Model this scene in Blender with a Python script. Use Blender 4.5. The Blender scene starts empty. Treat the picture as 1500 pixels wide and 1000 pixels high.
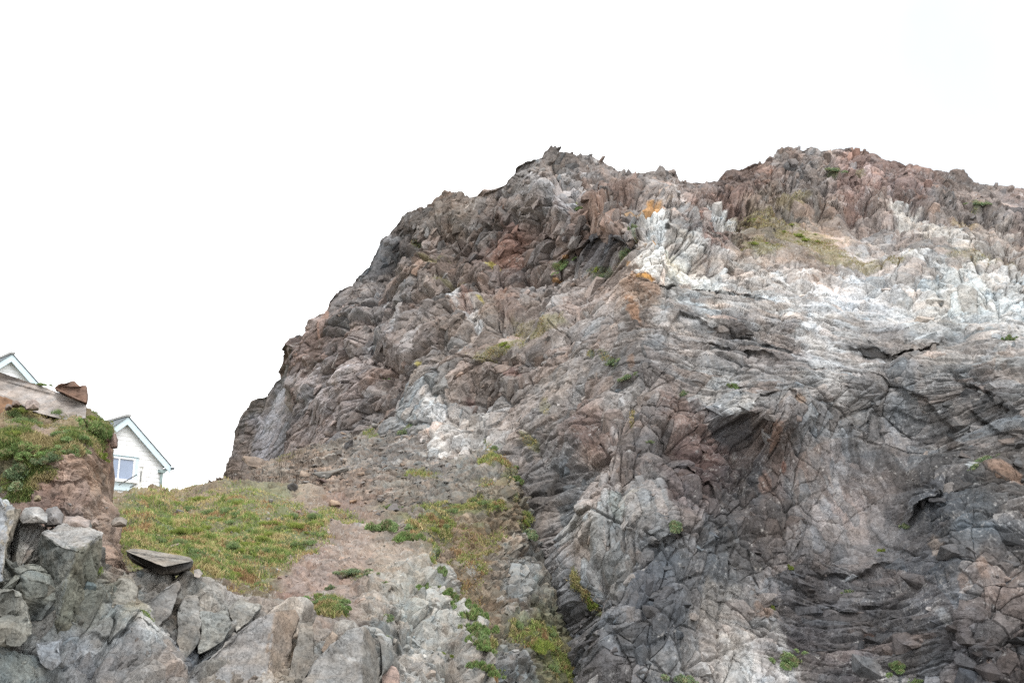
import bpy, bmesh, math, random
import numpy as np
from mathutils import Vector, Matrix

random.seed(7)
RS = np.random.RandomState(11)
scene = bpy.context.scene
COL = scene.collection
F32 = np.float32

# ------------------------------------------------------------------ camera
FPX = 1608.0                       # focal length, in pixels of a 1500 wide picture
PITCH = math.radians(15.0)
CAM = np.array([0.0, 0.0, 1.6])
CT, ST = math.cos(PITCH), math.sin(PITCH)

def P(px, py, Y):
    """point seen at (px, py) and standing Y metres in front of the camera"""
    px = np.asarray(px, float); py = np.asarray(py, float); Y = np.asarray(Y, float)
    cx = (px - 750.0) / FPX; cy = (500.0 - py) / FPX
    dy = CT - ST * cy; dz = ST + CT * cy
    k = Y / dy
    return np.stack([CAM[0] + cx * k, CAM[1] + dy * k, CAM[2] + dz * k], -1)

# ------------------------------------------------------------------ noise
PERM = RS.permutation(256).astype(np.int32)
GRAD = RS.normal(size=(256, 3)).astype(F32); GRAD /= np.linalg.norm(GRAD, axis=1, keepdims=True)

def perlin(p, seed=0):
    p = np.asarray(p, F32)
    i = np.floor(p).astype(np.int32); f = p - i
    w = f * f * f * (f * (f * 6 - 15) + 10)
    out = 0
    X = [(i[:, 0] + seed * 17) & 255, (i[:, 0] + 1 + seed * 17) & 255]
    for a in (0, 1):
        pa = PERM[X[a]]; wa = w[:, 0] if a else 1 - w[:, 0]
        for b in (0, 1):
            pb = PERM[(pa + i[:, 1] + b) & 255]; wb = wa * (w[:, 1] if b else 1 - w[:, 1])
            for c in (0, 1):
                g = GRAD[PERM[(pb + i[:, 2] + c + seed * 31) & 255]]
                d = g[:, 0] * (f[:, 0] - a) + g[:, 1] * (f[:, 1] - b) + g[:, 2] * (f[:, 2] - c)
                out = out + d * (wb * (w[:, 2] if c else 1 - w[:, 2]))
    return out * 1.5

def fbm(p, octs=4, seed=0, gain=0.5):
    a = 1.0; s = 0; t = 0
    for k in range(octs):
        s = s + a * perlin(p * (2.03 ** k), seed + k); t += a; a *= gain
    return s / t

JIT = RS.uniform(0.1, 0.9, (256, 2)).astype(F32)
TOP = RS.uniform(0.35, 1.0, 256).astype(F32)
TILT = RS.normal(0, 0.85, (256, 2)).clip(-1.5, 1.5).astype(F32)
SIDE = np.zeros((256, 4, 2), F32)
for n in range(256):
    a0 = RS.uniform(0, 6.28)
    for k in range(4):
        a = a0 + k * 1.571 + RS.uniform(-.4, .4); m = RS.choice([1.2, 2.0, 3.2, 4.5])
        SIDE[n, k] = (math.cos(a) * m, math.sin(a) * m)

def blocks(u, v, seed=0):
    """angular blocks: upper envelope of flat topped, steep sided polytopes. Returns height, block id, crack depth"""
    i = np.floor(u).astype(np.int32); j = np.floor(v).astype(np.int32)
    fu = (u - i).astype(F32); fv = (v - j).astype(F32)
    best = np.full(u.shape, -9, F32); sec = best.copy(); bid = np.zeros(u.shape, np.int32)
    for di in (-1, 0, 1):
        for dj in (-1, 0, 1):
            n = PERM[(PERM[(i + di + seed * 13) & 255] + j + dj + seed * 7) & 255]
            J = JIT[n]
            dx = fu - di - J[:, 0]; dy = fv - dj - J[:, 1]
            S = SIDE[n]; T = TILT[n]
            m = S[:, 0, 0] * dx + S[:, 0, 1] * dy
            for k in (1, 2, 3):
                m = np.maximum(m, S[:, k, 0] * dx + S[:, k, 1] * dy)
            h = TOP[n] + np.minimum(T[:, 0] * dx + T[:, 1] * dy, 0.95 - m)
            up = h > best
            sec = np.where(up, best, np.maximum(sec, h))
            bid = np.where(up, n, bid)
            best = np.where(up, h, best)
    return best, bid, best - sec

def sstep(a, b, x):
    t = np.clip((x - a) / (b - a), 0, 1)
    return t * t * (3 - 2 * t)

# ------------------------------------------------------------------ interpolation over the traced control points
def rbf(pts, c=0.45):
    pts = np.array(pts, float)
    xy = pts[:, :2] / 100.0; val = pts[:, 2:]
    ph = lambda a, b: np.sqrt(((a[:, None, :] - b[None]) ** 2).sum(-1) + c * c)
    n = len(xy)
    A = np.zeros((n + 1, n + 1)); A[:n, :n] = ph(xy, xy) - 1e-3 * np.eye(n); A[n, :n] = 1; A[:n, n] = 1
    W = np.linalg.solve(A, np.vstack([val, np.zeros((1, val.shape[1]))]))
    def f(px, py):
        q = np.stack([np.ravel(px), np.ravel(py)], -1) / 100.0
        out = np.empty((len(q), val.shape[1]))
        for s in range(0, len(q), 60000):
            out[s:s + 60000] = ph(q[s:s + 60000], xy) @ W[:n] + W[n]
        return out
    return f

def lin(c):
    c = np.asarray(c, float) / 255.0
    return np.where(c <= 0.04045, c / 12.92, ((c + 0.055) / 1.055) ** 2.4)

def idw(pts, px, py, power=2.6):
    pts = np.array(pts, float); col = lin(pts[:, 2:5])
    out = np.empty((len(px), 3))
    for s in range(0, len(px), 60000):
        d2 = (px[s:s + 60000, None] - pts[None, :, 0]) ** 2 + (py[s:s + 60000, None] - pts[None, :, 1]) ** 2 + 60.0
        w = d2 ** (-power / 2 * 1.3)
        out[s:s + 60000] = (w @ col) / w.sum(1, keepdims=True)
    return out

SAT = 0.74
ALB = 0.80      # from the brightness a colour shows under open sky to its albedo

# ------------------------------------------------------------------ materials
def new_mat(name):
    m = bpy.data.materials.new(name); m.use_nodes = True
    nt = m.node_tree; b = nt.nodes['Principled BSDF']
    return m, nt, b

def rock_material(name, scale=1.0, bump=0.06, rough=0.92, contrast=0.55, crack=0.0):
    m, nt, b = new_mat(name)
    N = nt.nodes.new; L = nt.links.new
    b.inputs['Roughness'].default_value = rough
    b.inputs['Specular IOR Level'].default_value = 0.22
    tc = N('ShaderNodeTexCoord')
    at = N('ShaderNodeVertexColor'); at.layer_name = 'Col'
    def noise(s, det, rgh=0.6, dist=0.0):
        n = N('ShaderNodeTexNoise'); n.inputs['Scale'].default_value = s * scale; n.inputs['Detail'].default_value = det
        n.inputs['Roughness'].default_value = rgh; n.inputs['Distortion'].default_value = dist
        L(tc.outputs['Object'], n.inputs['Vector']); return n
    n1 = noise(1.3, 8, 0.72, 0.4); n2 = noise(7.0, 5, 0.7); n3 = noise(0.5, 6, 0.65, 0.8)
    # value variation
    r1 = N('ShaderNodeMapRange'); r1.inputs['From Min'].default_value = 0.3; r1.inputs['From Max'].default_value = 0.7
    r1.inputs['To Min'].default_value = 1 - contrast; r1.inputs['To Max'].default_value = 1 + contrast
    ad = N('ShaderNodeMath'); ad.operation = 'MULTIPLY_ADD'; L(n2.outputs['Fac'], ad.inputs[0]); ad.inputs[1].default_value = 0.55
    hv = N('ShaderNodeMath'); hv.operation = 'MULTIPLY'; hv.inputs[1].default_value = 0.45; L(n1.outputs['Fac'], hv.inputs[0]); L(hv.outputs[0], ad.inputs[2])
    L(ad.outputs[0], r1.inputs['Value'])
    mul = N('ShaderNodeVectorMath'); mul.operation = 'SCALE'; L(at.outputs['Color'], mul.inputs[0]); L(r1.outputs[0], mul.inputs['Scale'])
    # slight hue drift: warm iron stain against cool grey
    hu = N('ShaderNodeMixRGB'); hu.blend_type = 'MULTIPLY'; hu.inputs[0].default_value = 1.0
    cr = N('ShaderNodeValToRGB'); cr.color_ramp.elements[0].position = 0.36; cr.color_ramp.elements[0].color = (0.95, 0.99, 1.03, 1)
    cr.color_ramp.elements[1].position = 0.66; cr.color_ramp.elements[1].color = (1.06, 0.99, 0.93, 1)
    L(n3.outputs['Fac'], cr.inputs['Fac']); L(mul.outputs[0], hu.inputs[1]); L(cr.outputs['Color'], hu.inputs[2])
    L(hu.outputs[0], b.inputs['Base Color'])
    # relief: grain + fissures
    h2 = N('ShaderNodeMath'); h2.operation = 'MULTIPLY_ADD'; L(n2.outputs['Fac'], h2.inputs[0]); h2.inputs[1].default_value = 0.45; L(n1.outputs['Fac'], h2.inputs[2])
    if crack:      # hairline fissures: the zero lines of a stretched noise
        mpc = N('ShaderNodeMapping'); mpc.inputs['Scale'].default_value = (1.0, .7, .55); mpc.inputs['Rotation'].default_value = (.1, .55, .2); L(tc.outputs['Object'], mpc.inputs['Vector'])
        n4 = N('ShaderNodeTexNoise'); n4.inputs['Scale'].default_value = 1.1 * scale; n4.inputs['Detail'].default_value = 6; n4.inputs['Roughness'].default_value = .62; n4.inputs['Distortion'].default_value = .3; L(mpc.outputs[0], n4.inputs['Vector'])
        sb = N('ShaderNodeMath'); sb.operation = 'SUBTRACT'; L(n4.outputs['Fac'], sb.inputs[0]); sb.inputs[1].default_value = .5
        ab = N('ShaderNodeMath'); ab.operation = 'ABSOLUTE'; L(sb.outputs[0], ab.inputs[0])
        cm = N('ShaderNodeMapRange'); cm.inputs['From Max'].default_value = .02; L(ab.outputs[0], cm.inputs['Value'])
        h3 = N('ShaderNodeMath'); h3.operation = 'MULTIPLY_ADD'; L(cm.outputs[0], h3.inputs[0]); h3.inputs[1].default_value = crack; L(h2.outputs[0], h3.inputs[2]); h2 = h3
    bp = N('ShaderNodeBump'); bp.inputs['Strength'].default_value = 1.0; bp.inputs['Distance'].default_value = bump
    L(h2.outputs[0], bp.inputs['Height']); L(bp.outputs[0], b.inputs['Normal'])
    return m

def leaf_material(name):
    m, nt, b = new_mat(name)
    at = nt.nodes.new('ShaderNodeVertexColor'); at.layer_name = 'Col'
    ns = nt.nodes.new('ShaderNodeTexNoise'); ns.inputs['Scale'].default_value = 2.5; ns.inputs['Detail'].default_value = 3
    r = nt.nodes.new('ShaderNodeMapRange'); r.inputs['From Min'].default_value = .3; r.inputs['From Max'].default_value = .7
    r.inputs['To Min'].default_value = .75; r.inputs['To Max'].default_value = 1.25
    s = nt.nodes.new('ShaderNodeVectorMath'); s.operation = 'SCALE'
    nt.links.new(ns.outputs['Fac'], r.inputs['Value']); nt.links.new(at.outputs['Color'], s.inputs[0]); nt.links.new(r.outputs[0], s.inputs['Scale'])
    nt.links.new(s.outputs[0], b.inputs['Base Color']); b.inputs['Roughness'].default_value = 0.75
    tl = nt.nodes.new('ShaderNodeBsdfTranslucent'); nt.links.new(s.outputs[0], tl.inputs['Color']); mxs = nt.nodes.new('ShaderNodeMixShader'); mxs.inputs[0].default_value = .35
    ou = nt.nodes['Material Output']; nt.links.new(b.outputs[0], mxs.inputs[1]); nt.links.new(tl.outputs[0], mxs.inputs[2]); nt.links.new(mxs.outputs[0], ou.inputs['Surface'])
    b.inputs['Specular IOR Level'].default_value = 0.2
    return m

def plain_material(name, color, rough=0.6, noise=0.12, scale=8.0, bump=0.0, metallic=0.0):
    m, nt, b = new_mat(name)
    ns = nt.nodes.new('ShaderNodeTexNoise'); ns.inputs['Scale'].default_value = scale; ns.inputs['Detail'].default_value = 5
    tc = nt.nodes.new('ShaderNodeTexCoord'); nt.links.new(tc.outputs['Object'], ns.inputs['Vector'])
    cr = nt.nodes.new('ShaderNodeValToRGB')
    cr.color_ramp.elements[0].position = .3; cr.color_ramp.elements[1].position = .7
    cr.color_ramp.elements[0].color = tuple(c * (1 - noise) for c in color) + (1,)
    cr.color_ramp.elements[1].color = tuple(min(1, c * (1 + noise)) for c in color) + (1,)
    nt.links.new(ns.outputs['Fac'], cr.inputs['Fac']); nt.links.new(cr.outputs['Color'], b.inputs['Base Color'])
    b.inputs['Roughness'].default_value = rough; b.inputs['Metallic'].default_value = metallic
    if bump:
        bp = nt.nodes.new('ShaderNodeBump'); bp.inputs['Distance'].default_value = bump
        nt.links.new(ns.outputs['Fac'], bp.inputs['Height']); nt.links.new(bp.outputs[0], b.inputs['Normal'])
    return m

M_CLIFF = rock_material('cliff rock', 1.0, 0.07, contrast=0.62, crack=.36)
M_NEAR = rock_material('near rock', 2.6, 0.045, contrast=0.62, crack=.25)
M_SOIL = rock_material('soil and scree', 3.2, 0.05, contrast=0.5)
M_STONE = rock_material('loose stone', 3.0, 0.035, contrast=0.55)
M_LEAF = leaf_material('leaves')

# ------------------------------------------------------------------ mesh helpers
def mesh_np(name, V, Fc, mat, colors=None, parent=None, smooth=False):
    """V (n,3); Fc (m,k) with one k; colours per vertex, linear"""
    V = np.asarray(V, F32); Fc = np.asarray(Fc, np.int32)
    me = bpy.data.meshes.new(name)
    k = Fc.shape[1]
    me.vertices.add(len(V)); me.vertices.foreach_set('co', V.ravel())
    me.loops.add(Fc.size); me.loops.foreach_set('vertex_index', Fc.ravel())
    me.polygons.add(len(Fc)); me.polygons.foreach_set('loop_start', np.arange(0, Fc.size, k, dtype=np.int32))
    me.update(calc_edges=True)
    me.polygons.foreach_set('use_smooth', np.full(len(Fc), smooth, bool))
    if colors is not None:
        ca = me.color_attributes.new('Col', 'FLOAT_COLOR', 'POINT')
        c4 = np.ones((len(V), 4), F32); c4[:, :3] = np.clip(colors, 0.004, 0.92)
        ca.data.foreach_set('color', c4.ravel())
    me.materials.append(mat)
    me.validate()
    o = bpy.data.objects.new(name, me); COL.objects.link(o)
    if parent: o.parent = parent
    return o

def tag(o, label=None, cat=None, group=None, kind=None):
    if label: o['label'] = label
    if cat: o['category'] = cat
    if group: o['group'] = group
    if kind: o['kind'] = kind
    return o

def empty(name, loc=(0, 0, 0), rz=0.0):
    o = bpy.data.objects.new(name, None); COL.objects.link(o)
    o.location = loc; o.rotation_euler = (0, 0, rz); o.empty_display_size = 0.3
    return o

# patches of another ground: (px, py, rx, ry, rot deg, colour, strength)
def patch_mask(px, py, n, x, y, rx, ry, rot, wob=0.55):
    a = math.radians(rot); dx = px - x; dy = py - y
    u = (dx * math.cos(a) + dy * math.sin(a)) / rx; v = (-dx * math.sin(a) + dy * math.cos(a)) / ry
    return sstep(0.0, 0.45, 1.0 - np.sqrt(u * u + v * v) + wob * n)

def seg_dist(px, py, poly):
    """distance to a polyline, its side (positive: right hand when walking along it) and the place along it, 0 to 1"""
    best = np.full(px.shape, 1e9); sgn = np.zeros(px.shape); arc = np.zeros(px.shape); base = 0.0
    for (x0, y0), (x1, y1) in zip(poly[:-1], poly[1:]):
        ex, ey = x1 - x0, y1 - y0; L2 = ex * ex + ey * ey
        t = np.clip(((px - x0) * ex + (py - y0) * ey) / L2, 0, 1)
        dx = px - (x0 + t * ex); dy = py - (y0 + t * ey)
        d = np.hypot(dx, dy); s = np.sign(ex * dy - ey * dx)
        up = d < best
        best = np.where(up, d, best); sgn = np.where(up, s, sgn); arc = np.where(up, base + t * L2 ** .5, arc)
        base += L2 ** .5
    return best, sgn, arc / base

# ------------------------------------------------------------------ one sheet of terrain
class Sheet:
    pass

def sheet(name, mat, cols, top, bottom, rows, depth_pts, color_pts, relief, patches=(), ledges=(), back=(30, 14.0, 0.1),
          bias=0.0, tint=0.16, veins=0.0, cast=(1, 1, 1)):
    S = Sheet()
    cols = np.asarray(cols, float); nc = len(cols)
    top = np.array(top, float)
    yt = np.interp(cols, top[:, 0], top[:, 1])
    t = np.linspace(0, 1, rows)
    py = bottom + (yt[None] - bottom) * t[:, None]
    px = np.repeat(cols[None], rows, 0)
    g = rbf(depth_pts)
    Y = g(px, py)[:, 0].reshape(px.shape)
    fx, fy = px.ravel(), py.ravel()
    # ledges and cracks: push back what lies on one side of a traced line
    q3 = np.stack([fx / 22.0, fy / 22.0, fx * 0 + 3.3], -1)
    wx = fbm(q3, 3, 5) * 9; wy = fbm(q3, 3, 9) * 9
    add = np.zeros(fx.shape)
    for (poly, amount, reach, kind) in ledges:
        xs = [p_[0] for p_ in poly]; ys = [p_[1] for p_ in poly]; mrg = reach * 3.5 + 15
        sel = np.where((fx > min(xs) - mrg) & (fx < max(xs) + mrg) & (fy > min(ys) - mrg) & (fy < max(ys) + mrg))[0]
        if not len(sel): continue
        d, s, ar = seg_dist(fx[sel] + wx[sel], fy[sel] + wy[sel], poly)
        if kind == 'crack':
            w = np.exp(-(d / reach) ** 2)
        else:
            w = sstep(-2.5, 3.5, d * s) * np.exp(-d / reach)
        w = w * sstep(0, .3, ar) * sstep(0, .3, 1 - ar) * .6
        add[sel] += amount * w
    pts = P(px, py, Y)
    push = np.zeros((rows + back[0], nc)); push[:rows] = add.reshape(Y.shape)
    # over the top and away
    nb, run, drop = back
    e = (np.arange(1, nb + 1) / nb) ** 1.6
    edge = pts[-1]
    bk = np.repeat(edge[None], nb, 0).copy()
    out = edge.copy(); out[:, 2] = 0; out /= np.linalg.norm(out, axis=1, keepdims=True)
    bk += out[None] * (e * run)[:, None, None]
    bk[:, :, 2] -= (e ** 1.3 * run * drop)[:, None]
    pts = np.concatenate([pts, bk], 0)
    px = np.concatenate([px, np.repeat(px[-1:], nb, 0)], 0); py = np.concatenate([py, np.repeat(py[-1:], nb, 0)], 0)
    nr = rows + nb
    # smooth base normal
    du = np.gradient(pts, axis=1); dv = np.gradient(pts, axis=0)
    nrm = np.cross(du, dv); nrm /= np.maximum(np.linalg.norm(nrm, axis=-1, keepdims=True), 1e-9)
    for _ in range(10):
        nrm[1:-1] = (nrm[:-2] + nrm[1:-1] * 2 + nrm[2:]) / 4
        nrm[:, 1:-1] = (nrm[:, :-2] + nrm[:, 1:-1] * 2 + nrm[:, 2:]) / 4
    k = 6
    for r in range(max(0, rows - k), min(nr, rows + k)):
        pass
    nrm /= np.maximum(np.linalg.norm(nrm, axis=-1, keepdims=True), 1e-9)
    V = pts.reshape(-1, 3); N = nrm.reshape(-1, 3)
    fx, fy = px.ravel(), py.ravel()
    H, ids, extra = relief(V.astype(F32), fx, fy)
    ray = V - CAM; ray /= np.maximum(ray[:, 1:2], 1e-6)
    V2 = V + N * (H + bias)[:, None] + ray * push.ravel()[:, None]
    # colour
    wq = (V / 2.2).astype(F32)
    jx = fbm(wq, 4, 21) * 38; jy = fbm(wq, 4, 27) * 32
    C = idw(color_pts, fx + jx, fy + jy) if len(color_pts) else np.full((len(V), 3), 0.2)
    tr = RS.normal(0, 1, (256, 3))
    tv = np.exp(tint * tr[:, :1]) * np.exp(tint * 0.18 * tr[:, 1:2] * np.array([[1.0, -0.1, -0.9]]))
    tv2 = np.exp(tint * 0.9 * np.roll(tr, 91, 0)[:, :1]) * np.exp(tint * 0.25 * np.roll(tr, 50, 0)[:, 1:2] * np.array([[1.0, -0.15, -0.85]]))
    C = C * tv[ids[0]] * tv2[ids[1]]
    wide = fbm((V / 5.0).astype(F32), 5, 40)
    C = C * (1 + 0.35 * wide)[:, None]
    pn = fbm((V * 0.9).astype(F32), 5, 33, 0.62) * 2.0
    S.grass = np.zeros(len(V))
    for p_ in patches:
        (x, y, rx, ry, rot, c, st) = p_[:7]
        sel = np.where(np.hypot(fx - x, fy - y) < max(rx, ry) * 1.9 + 4)[0]
        if not len(sel): continue
        mk = patch_mask(fx[sel], fy[sel], pn[sel], x, y, rx, ry, rot) * st
        C[sel] = C[sel] * (1 - mk[:, None]) + lin(c)[None] * mk[:, None] * (1 + 0.25 * pn[sel, None])
        if len(p_) > 7: S.grass[sel] = np.maximum(S.grass[sel], mk * p_[7])
    if veins:
        vn = np.abs(fbm(np.stack([V[:, 0] * 1.6 + V[:, 2] * .5, V[:, 1], V[:, 2] * 0.8 - V[:, 0] * .3], -1).astype(F32), 4, 60))
        vm = (1 - sstep(0.0, 0.035, vn)) * sstep(-0.05, 0.25, fbm((V / 4).astype(F32), 3, 66)) * veins
        C = C * (1 - vm[:, None]) + lin((205, 200, 195))[None] * vm[:, None]
    lum = C @ np.array([.3, .59, .11]); C = (lum[:, None] + (C - lum[:, None]) * SAT) * ALB * np.array(cast)[None]
    idx = np.arange(nr * nc).reshape(nr, nc)
    Fc = np.stack([idx[:-1, :-1], idx[:-1, 1:], idx[1:, 1:], idx[1:, :-1]], -1).reshape(-1, 4)
    S.V, S.N, S.C, S.px, S.py, S.nr, S.nc, S.rows, S.F = V2, N, C, fx, fy, nr, nc, rows, Fc
    S.cols, S.yt, S.bottom = cols, yt, bottom
    S.name, S.mat = name, mat
    return S

def at_px(S, px, py):
    """nearest displaced vertex of a sheet to a picture point"""
    c = int(np.argmin(np.abs(S.cols - px)))
    t = (py - S.bottom) / (S.yt[c] - S.bottom)
    r = int(np.clip(round(t * (S.rows - 1)), 0, S.rows - 1))
    return r * S.nc + c

def rot2(u, v, deg):
    a = math.radians(deg)
    return u * math.cos(a) + v * math.sin(a), -u * math.sin(a) + v * math.cos(a)

def uv_of(V):
    return (V[:, 0] + 0.30 * V[:, 1]).astype(F32), (V[:, 2] + 0.42 * V[:, 1]).astype(F32)

def warp(V, s, amp, seed):
    return fbm(V / s, 3, seed) * amp, fbm(V / s, 3, seed + 5) * amp

def octave(u, v, cell, amp, ang, aspect, seed, crack=0.0):
    """blocks of one size, longer along ang by aspect"""
    a, b = rot2(u, v, ang)
    h, i, c = blocks(a / (cell * aspect), b / cell, seed)
    out = h * amp * cell
    if crack: out = out - (1 - sstep(0.02, 0.09, c)) * crack * cell
    return out, i

# ------------------------------------------------------------------ angular rocks
def hull_rock(seed, n=15, sx=1.0, sy=1.0, sz=1.0, boxy=0.55):
    """vertices, triangles of an angular convex rock about 1 m across"""
    r = np.random.RandomState(seed)
    bm = bmesh.new()
    for _ in range(n):
        d = r.normal(size=3); d /= np.linalg.norm(d)
        b = d / np.max(np.abs(d))
        q = d * (1 - boxy) + b * boxy * 0.85
        q = q * r.uniform(0.8, 1.0) * 0.5
        bm.verts.new((q[0] * sx, q[1] * sy, q[2] * sz))
    res = bmesh.ops.convex_hull(bm, input=bm.verts)
    bmesh.ops.delete(bm, geom=[v for v in bm.verts if not v.link_faces], context='VERTS')
    bm.verts.index_update()
    V = np.array([v.co[:] for v in bm.verts]); T = np.array([[v.index for v in f.verts] for f in bm.faces])
    bm.free()
    return V, T

def detailed(V, T, cuts=3, amp=0.05, freq=2.0, seed=0, sharp=True, maxlen=None):
    """subdivide an angular rock and roughen it"""
    bm = bmesh.new()
    vs = [bm.verts.new(v) for v in V]
    for t in T:
        try: bm.faces.new([vs[i] for i in t])
        except ValueError: pass
    bmesh.ops.recalc_face_normals(bm, faces=bm.faces)
    bmesh.ops.triangulate(bm, faces=[f for f in bm.faces if len(f.verts) > 3])
    if maxlen:
        for _ in range(8):
            es = [e for e in bm.edges if e.calc_length() > maxlen]
            if not es or len(bm.faces) > 60000: break
            bmesh.ops.subdivide_edges(bm, edges=es, cuts=1)
            bmesh.ops.triangulate(bm, faces=[f for f in bm.faces if len(f.verts) > 3])
    else:
        for _ in range(cuts):
            bmesh.ops.subdivide_edges(bm, edges=bm.edges[:], cuts=1, use_grid_fill=True)
            bmesh.ops.triangulate(bm, faces=[f for f in bm.faces if len(f.verts) > 3])
    bmesh.ops.smooth_vert(bm, verts=bm.verts, factor=0.4, use_axis_x=True, use_axis_y=True, use_axis_z=True)
    bm.normal_update(); bm.verts.index_update()
    W = np.array([v.co[:] for v in bm.verts]); Nn = np.array([v.normal[:] for v in bm.verts])
    Tt = np.array([[v.index for v in f.verts] for f in bm.faces])
    bm.free()
    h = fbm((W * freq).astype(F32), 5, seed, 0.55) * 1.3 - np.abs(fbm((W * freq * 1.7).astype(F32), 4, seed + 3)) * 0.8
    u, v = (W[:, 0] + 0.5 * W[:, 1]) * freq, (W[:, 2] + 0.4 * W[:, 1]) * freq
    b_, i_, c_ = blocks((u * 0.9).astype(F32), (v * 1.3).astype(F32), seed)
    h = h + (b_ - 0.7) * 0.8 - (1 - sstep(0, 0.07, c_)) * 0.5
    return W + Nn * (h * amp)[:, None], Tt, i_

ROCKS = [hull_rock(100 + k, n=random.choice([12, 14, 17, 20]), sx=random.uniform(.8, 1.3), sy=random.uniform(.7, 1.1), sz=random.uniform(.5, 1.0)) for k in range(28)]

def rmat(rs, base_ang=None, jitter=0.5):
    if base_ang is None:
        return np.array(Matrix.Rotation(rs.uniform(0, 6.28), 3, 'Z') @ Matrix.Rotation(rs.normal(0, jitter), 3, 'X') @ Matrix.Rotation(rs.normal(0, jitter), 3, 'Y'))
    return np.array(Matrix.Rotation(base_ang + rs.normal(0, jitter), 3, 'Y') @ Matrix.Rotation(rs.normal(0, jitter), 3, 'Z') @ Matrix.Rotation(rs.normal(0, jitter), 3, 'X'))

def crag_blocks(S, verts_idx, sizes, ang_fn, seed=3, sink=0.12, tint=0.16):
    """angular bedrock blocks that belong to a sheet: returned as triangles to be joined to it"""
    rs = np.random.RandomState(seed)
    VV, TT, CC = [], [], []; off = 0
    for vi, s in zip(verts_idx, sizes):
        V, T = ROCKS[rs.randint(len(ROCKS))]
        R = rmat(rs, ang_fn(S.px[vi], S.py[vi]), 0.22)
        W = (V * np.array([rs.uniform(.3, .75), rs.uniform(.7, 1.1), rs.uniform(.9, 1.9)]) * s) @ R.T + S.V[vi] - S.N[vi] * s * (sink(S.px[vi], S.py[vi]) if callable(sink) else sink)
        VV.append(W); TT.append(T + off); off += len(W)
        c = S.C[vi] * math.exp(rs.normal(0, tint)) * np.exp(rs.normal(0, tint * .25) * np.array([1.0, -.1, -.9]))
        CC.append(np.repeat(c[None], len(W), 0))
    return np.concatenate(VV), np.concatenate(TT), np.concatenate(CC)

def build(S, extra=None):
    V, C = S.V, S.C
    tri = np.concatenate([S.F[:, [0, 1, 2]], S.F[:, [0, 2, 3]]])
    if extra is not None:
        tri = np.concatenate([tri, extra[1] + len(V)]); V = np.concatenate([V, extra[0]]); C = np.concatenate([C, extra[2]])
    return mesh_np(S.name, V, tri, S.mat, C)

# ================================================================== THE GREAT CLIFF
CLIFF_TOP = [(405,705),(410,690),(411,640),(413,590),(415,555),(418,530),(421,510),(424,490),(430,485),(436,488),(440,478),(450,468),(460,455),(472,432),(485,420),(500,412),(520,395),(535,385),(545,366),(555,345),(575,325),(590,310),(600,303),(622,298),(638,286),(650,280),(668,278),(684,282),(692,277),(705,268),(720,262),(732,257),(742,245),(752,234),(770,226),(785,225),(795,219),(806,215),(814,211),(822,217),(840,224),(855,226),(870,230),(890,238),(905,243),(925,247),(945,249),(960,252),(975,253),(985,246),(993,252),(998,263),(1012,266),(1030,262),(1050,257),(1060,248),(1085,243),(1102,231),(1125,227),(1140,218),(1155,213),(1175,214),(1190,208),(1205,213),(1220,211),(1240,211),(1255,213),(1275,221),(1300,229),(1325,232),(1345,236),(1360,244),(1385,250),(1410,249),(1430,262),(1450,266),(1475,267),(1500,270),(1560,275)]
CLIFF_Y = [(400,1060,75),(600,1060,62),(760,1060,54),(850,1060,50),(950,1060,48),(1080,1060,48.5),(1200,1060,50),(1350,1060,48),(1500,1060,46),(1560,1060,46),
(760,900,58),(850,880,52),(920,880,50.5),(1000,900,50),(1060,900,52),(1130,880,53),(1200,880,54),(1300,880,52),(1400,880,49),(1500,880,48),
(800,760,58),(840,740,55),(880,780,53.5),(960,770,53),(1010,750,54),(1040,720,56),(1090,760,56),(1150,760,56),(1200,770,56.3),(1270,760,57.2),(1330,790,55),(1380,760,53),(1450,770,51),(1550,780,49),
(640,680,69),(740,660,67),(820,640,61),(880,640,57),(950,640,57),(1010,640,58),(1060,620,60),(1090,640,60),(1120,620,57.5),(1180,640,58.6),(1250,650,60),(1320,640,59.8),(1370,650,58.5),(1430,650,56),(1500,650,54),
(420,640,92),(480,600,87),(560,590,80),(620,580,76),(700,580,73),(780,570,69),(860,560,63),(930,540,60),(1010,540,60.5),(1100,540,60),(1200,540,60),(1290,530,60.5),(1370,540,59),(1450,540,57),(1540,540,56),
(432,500,94),(500,500,88),(580,500,83),(660,500,77),(740,490,74),(800,480,72),(860,470,68),(920,460,64),(1000,460,63),(1100,460,63),(1200,460,64),(1300,460,64),(1400,460,63),(1500,460,62),
(470,440,93),(520,400,92),(600,410,87),(680,410,83),(760,410,80),(820,400,77),(880,400,72),(930,400,66.5),(1000,400,66),(1100,400,68),(1200,400,69),(1300,400,69),(1400,400,68),(1500,400,67),
(560,345,93),(620,330,90),(700,330,86),(760,330,82),(820,340,78),(870,320,74),(930,330,70),(980,320,71),(1050,330,74),(1120,330,78),(1200,340,79),(1300,320,82),(1400,330,80),(1500,330,80),
(600,300,93),(670,280,91),(740,240,88),(815,212,86),(815,260,82),(880,240,86),(880,280,79),(950,250,84),(950,290,77),(1000,264,86),(1060,250,90),(1060,290,84),(1190,210,95),(1190,270,89),(1130,300,84),(1260,214,95),(1260,270,90),(1345,238,95),(1345,290,87),(1430,265,95),(1500,272,95),(1560,280,95)]
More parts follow.
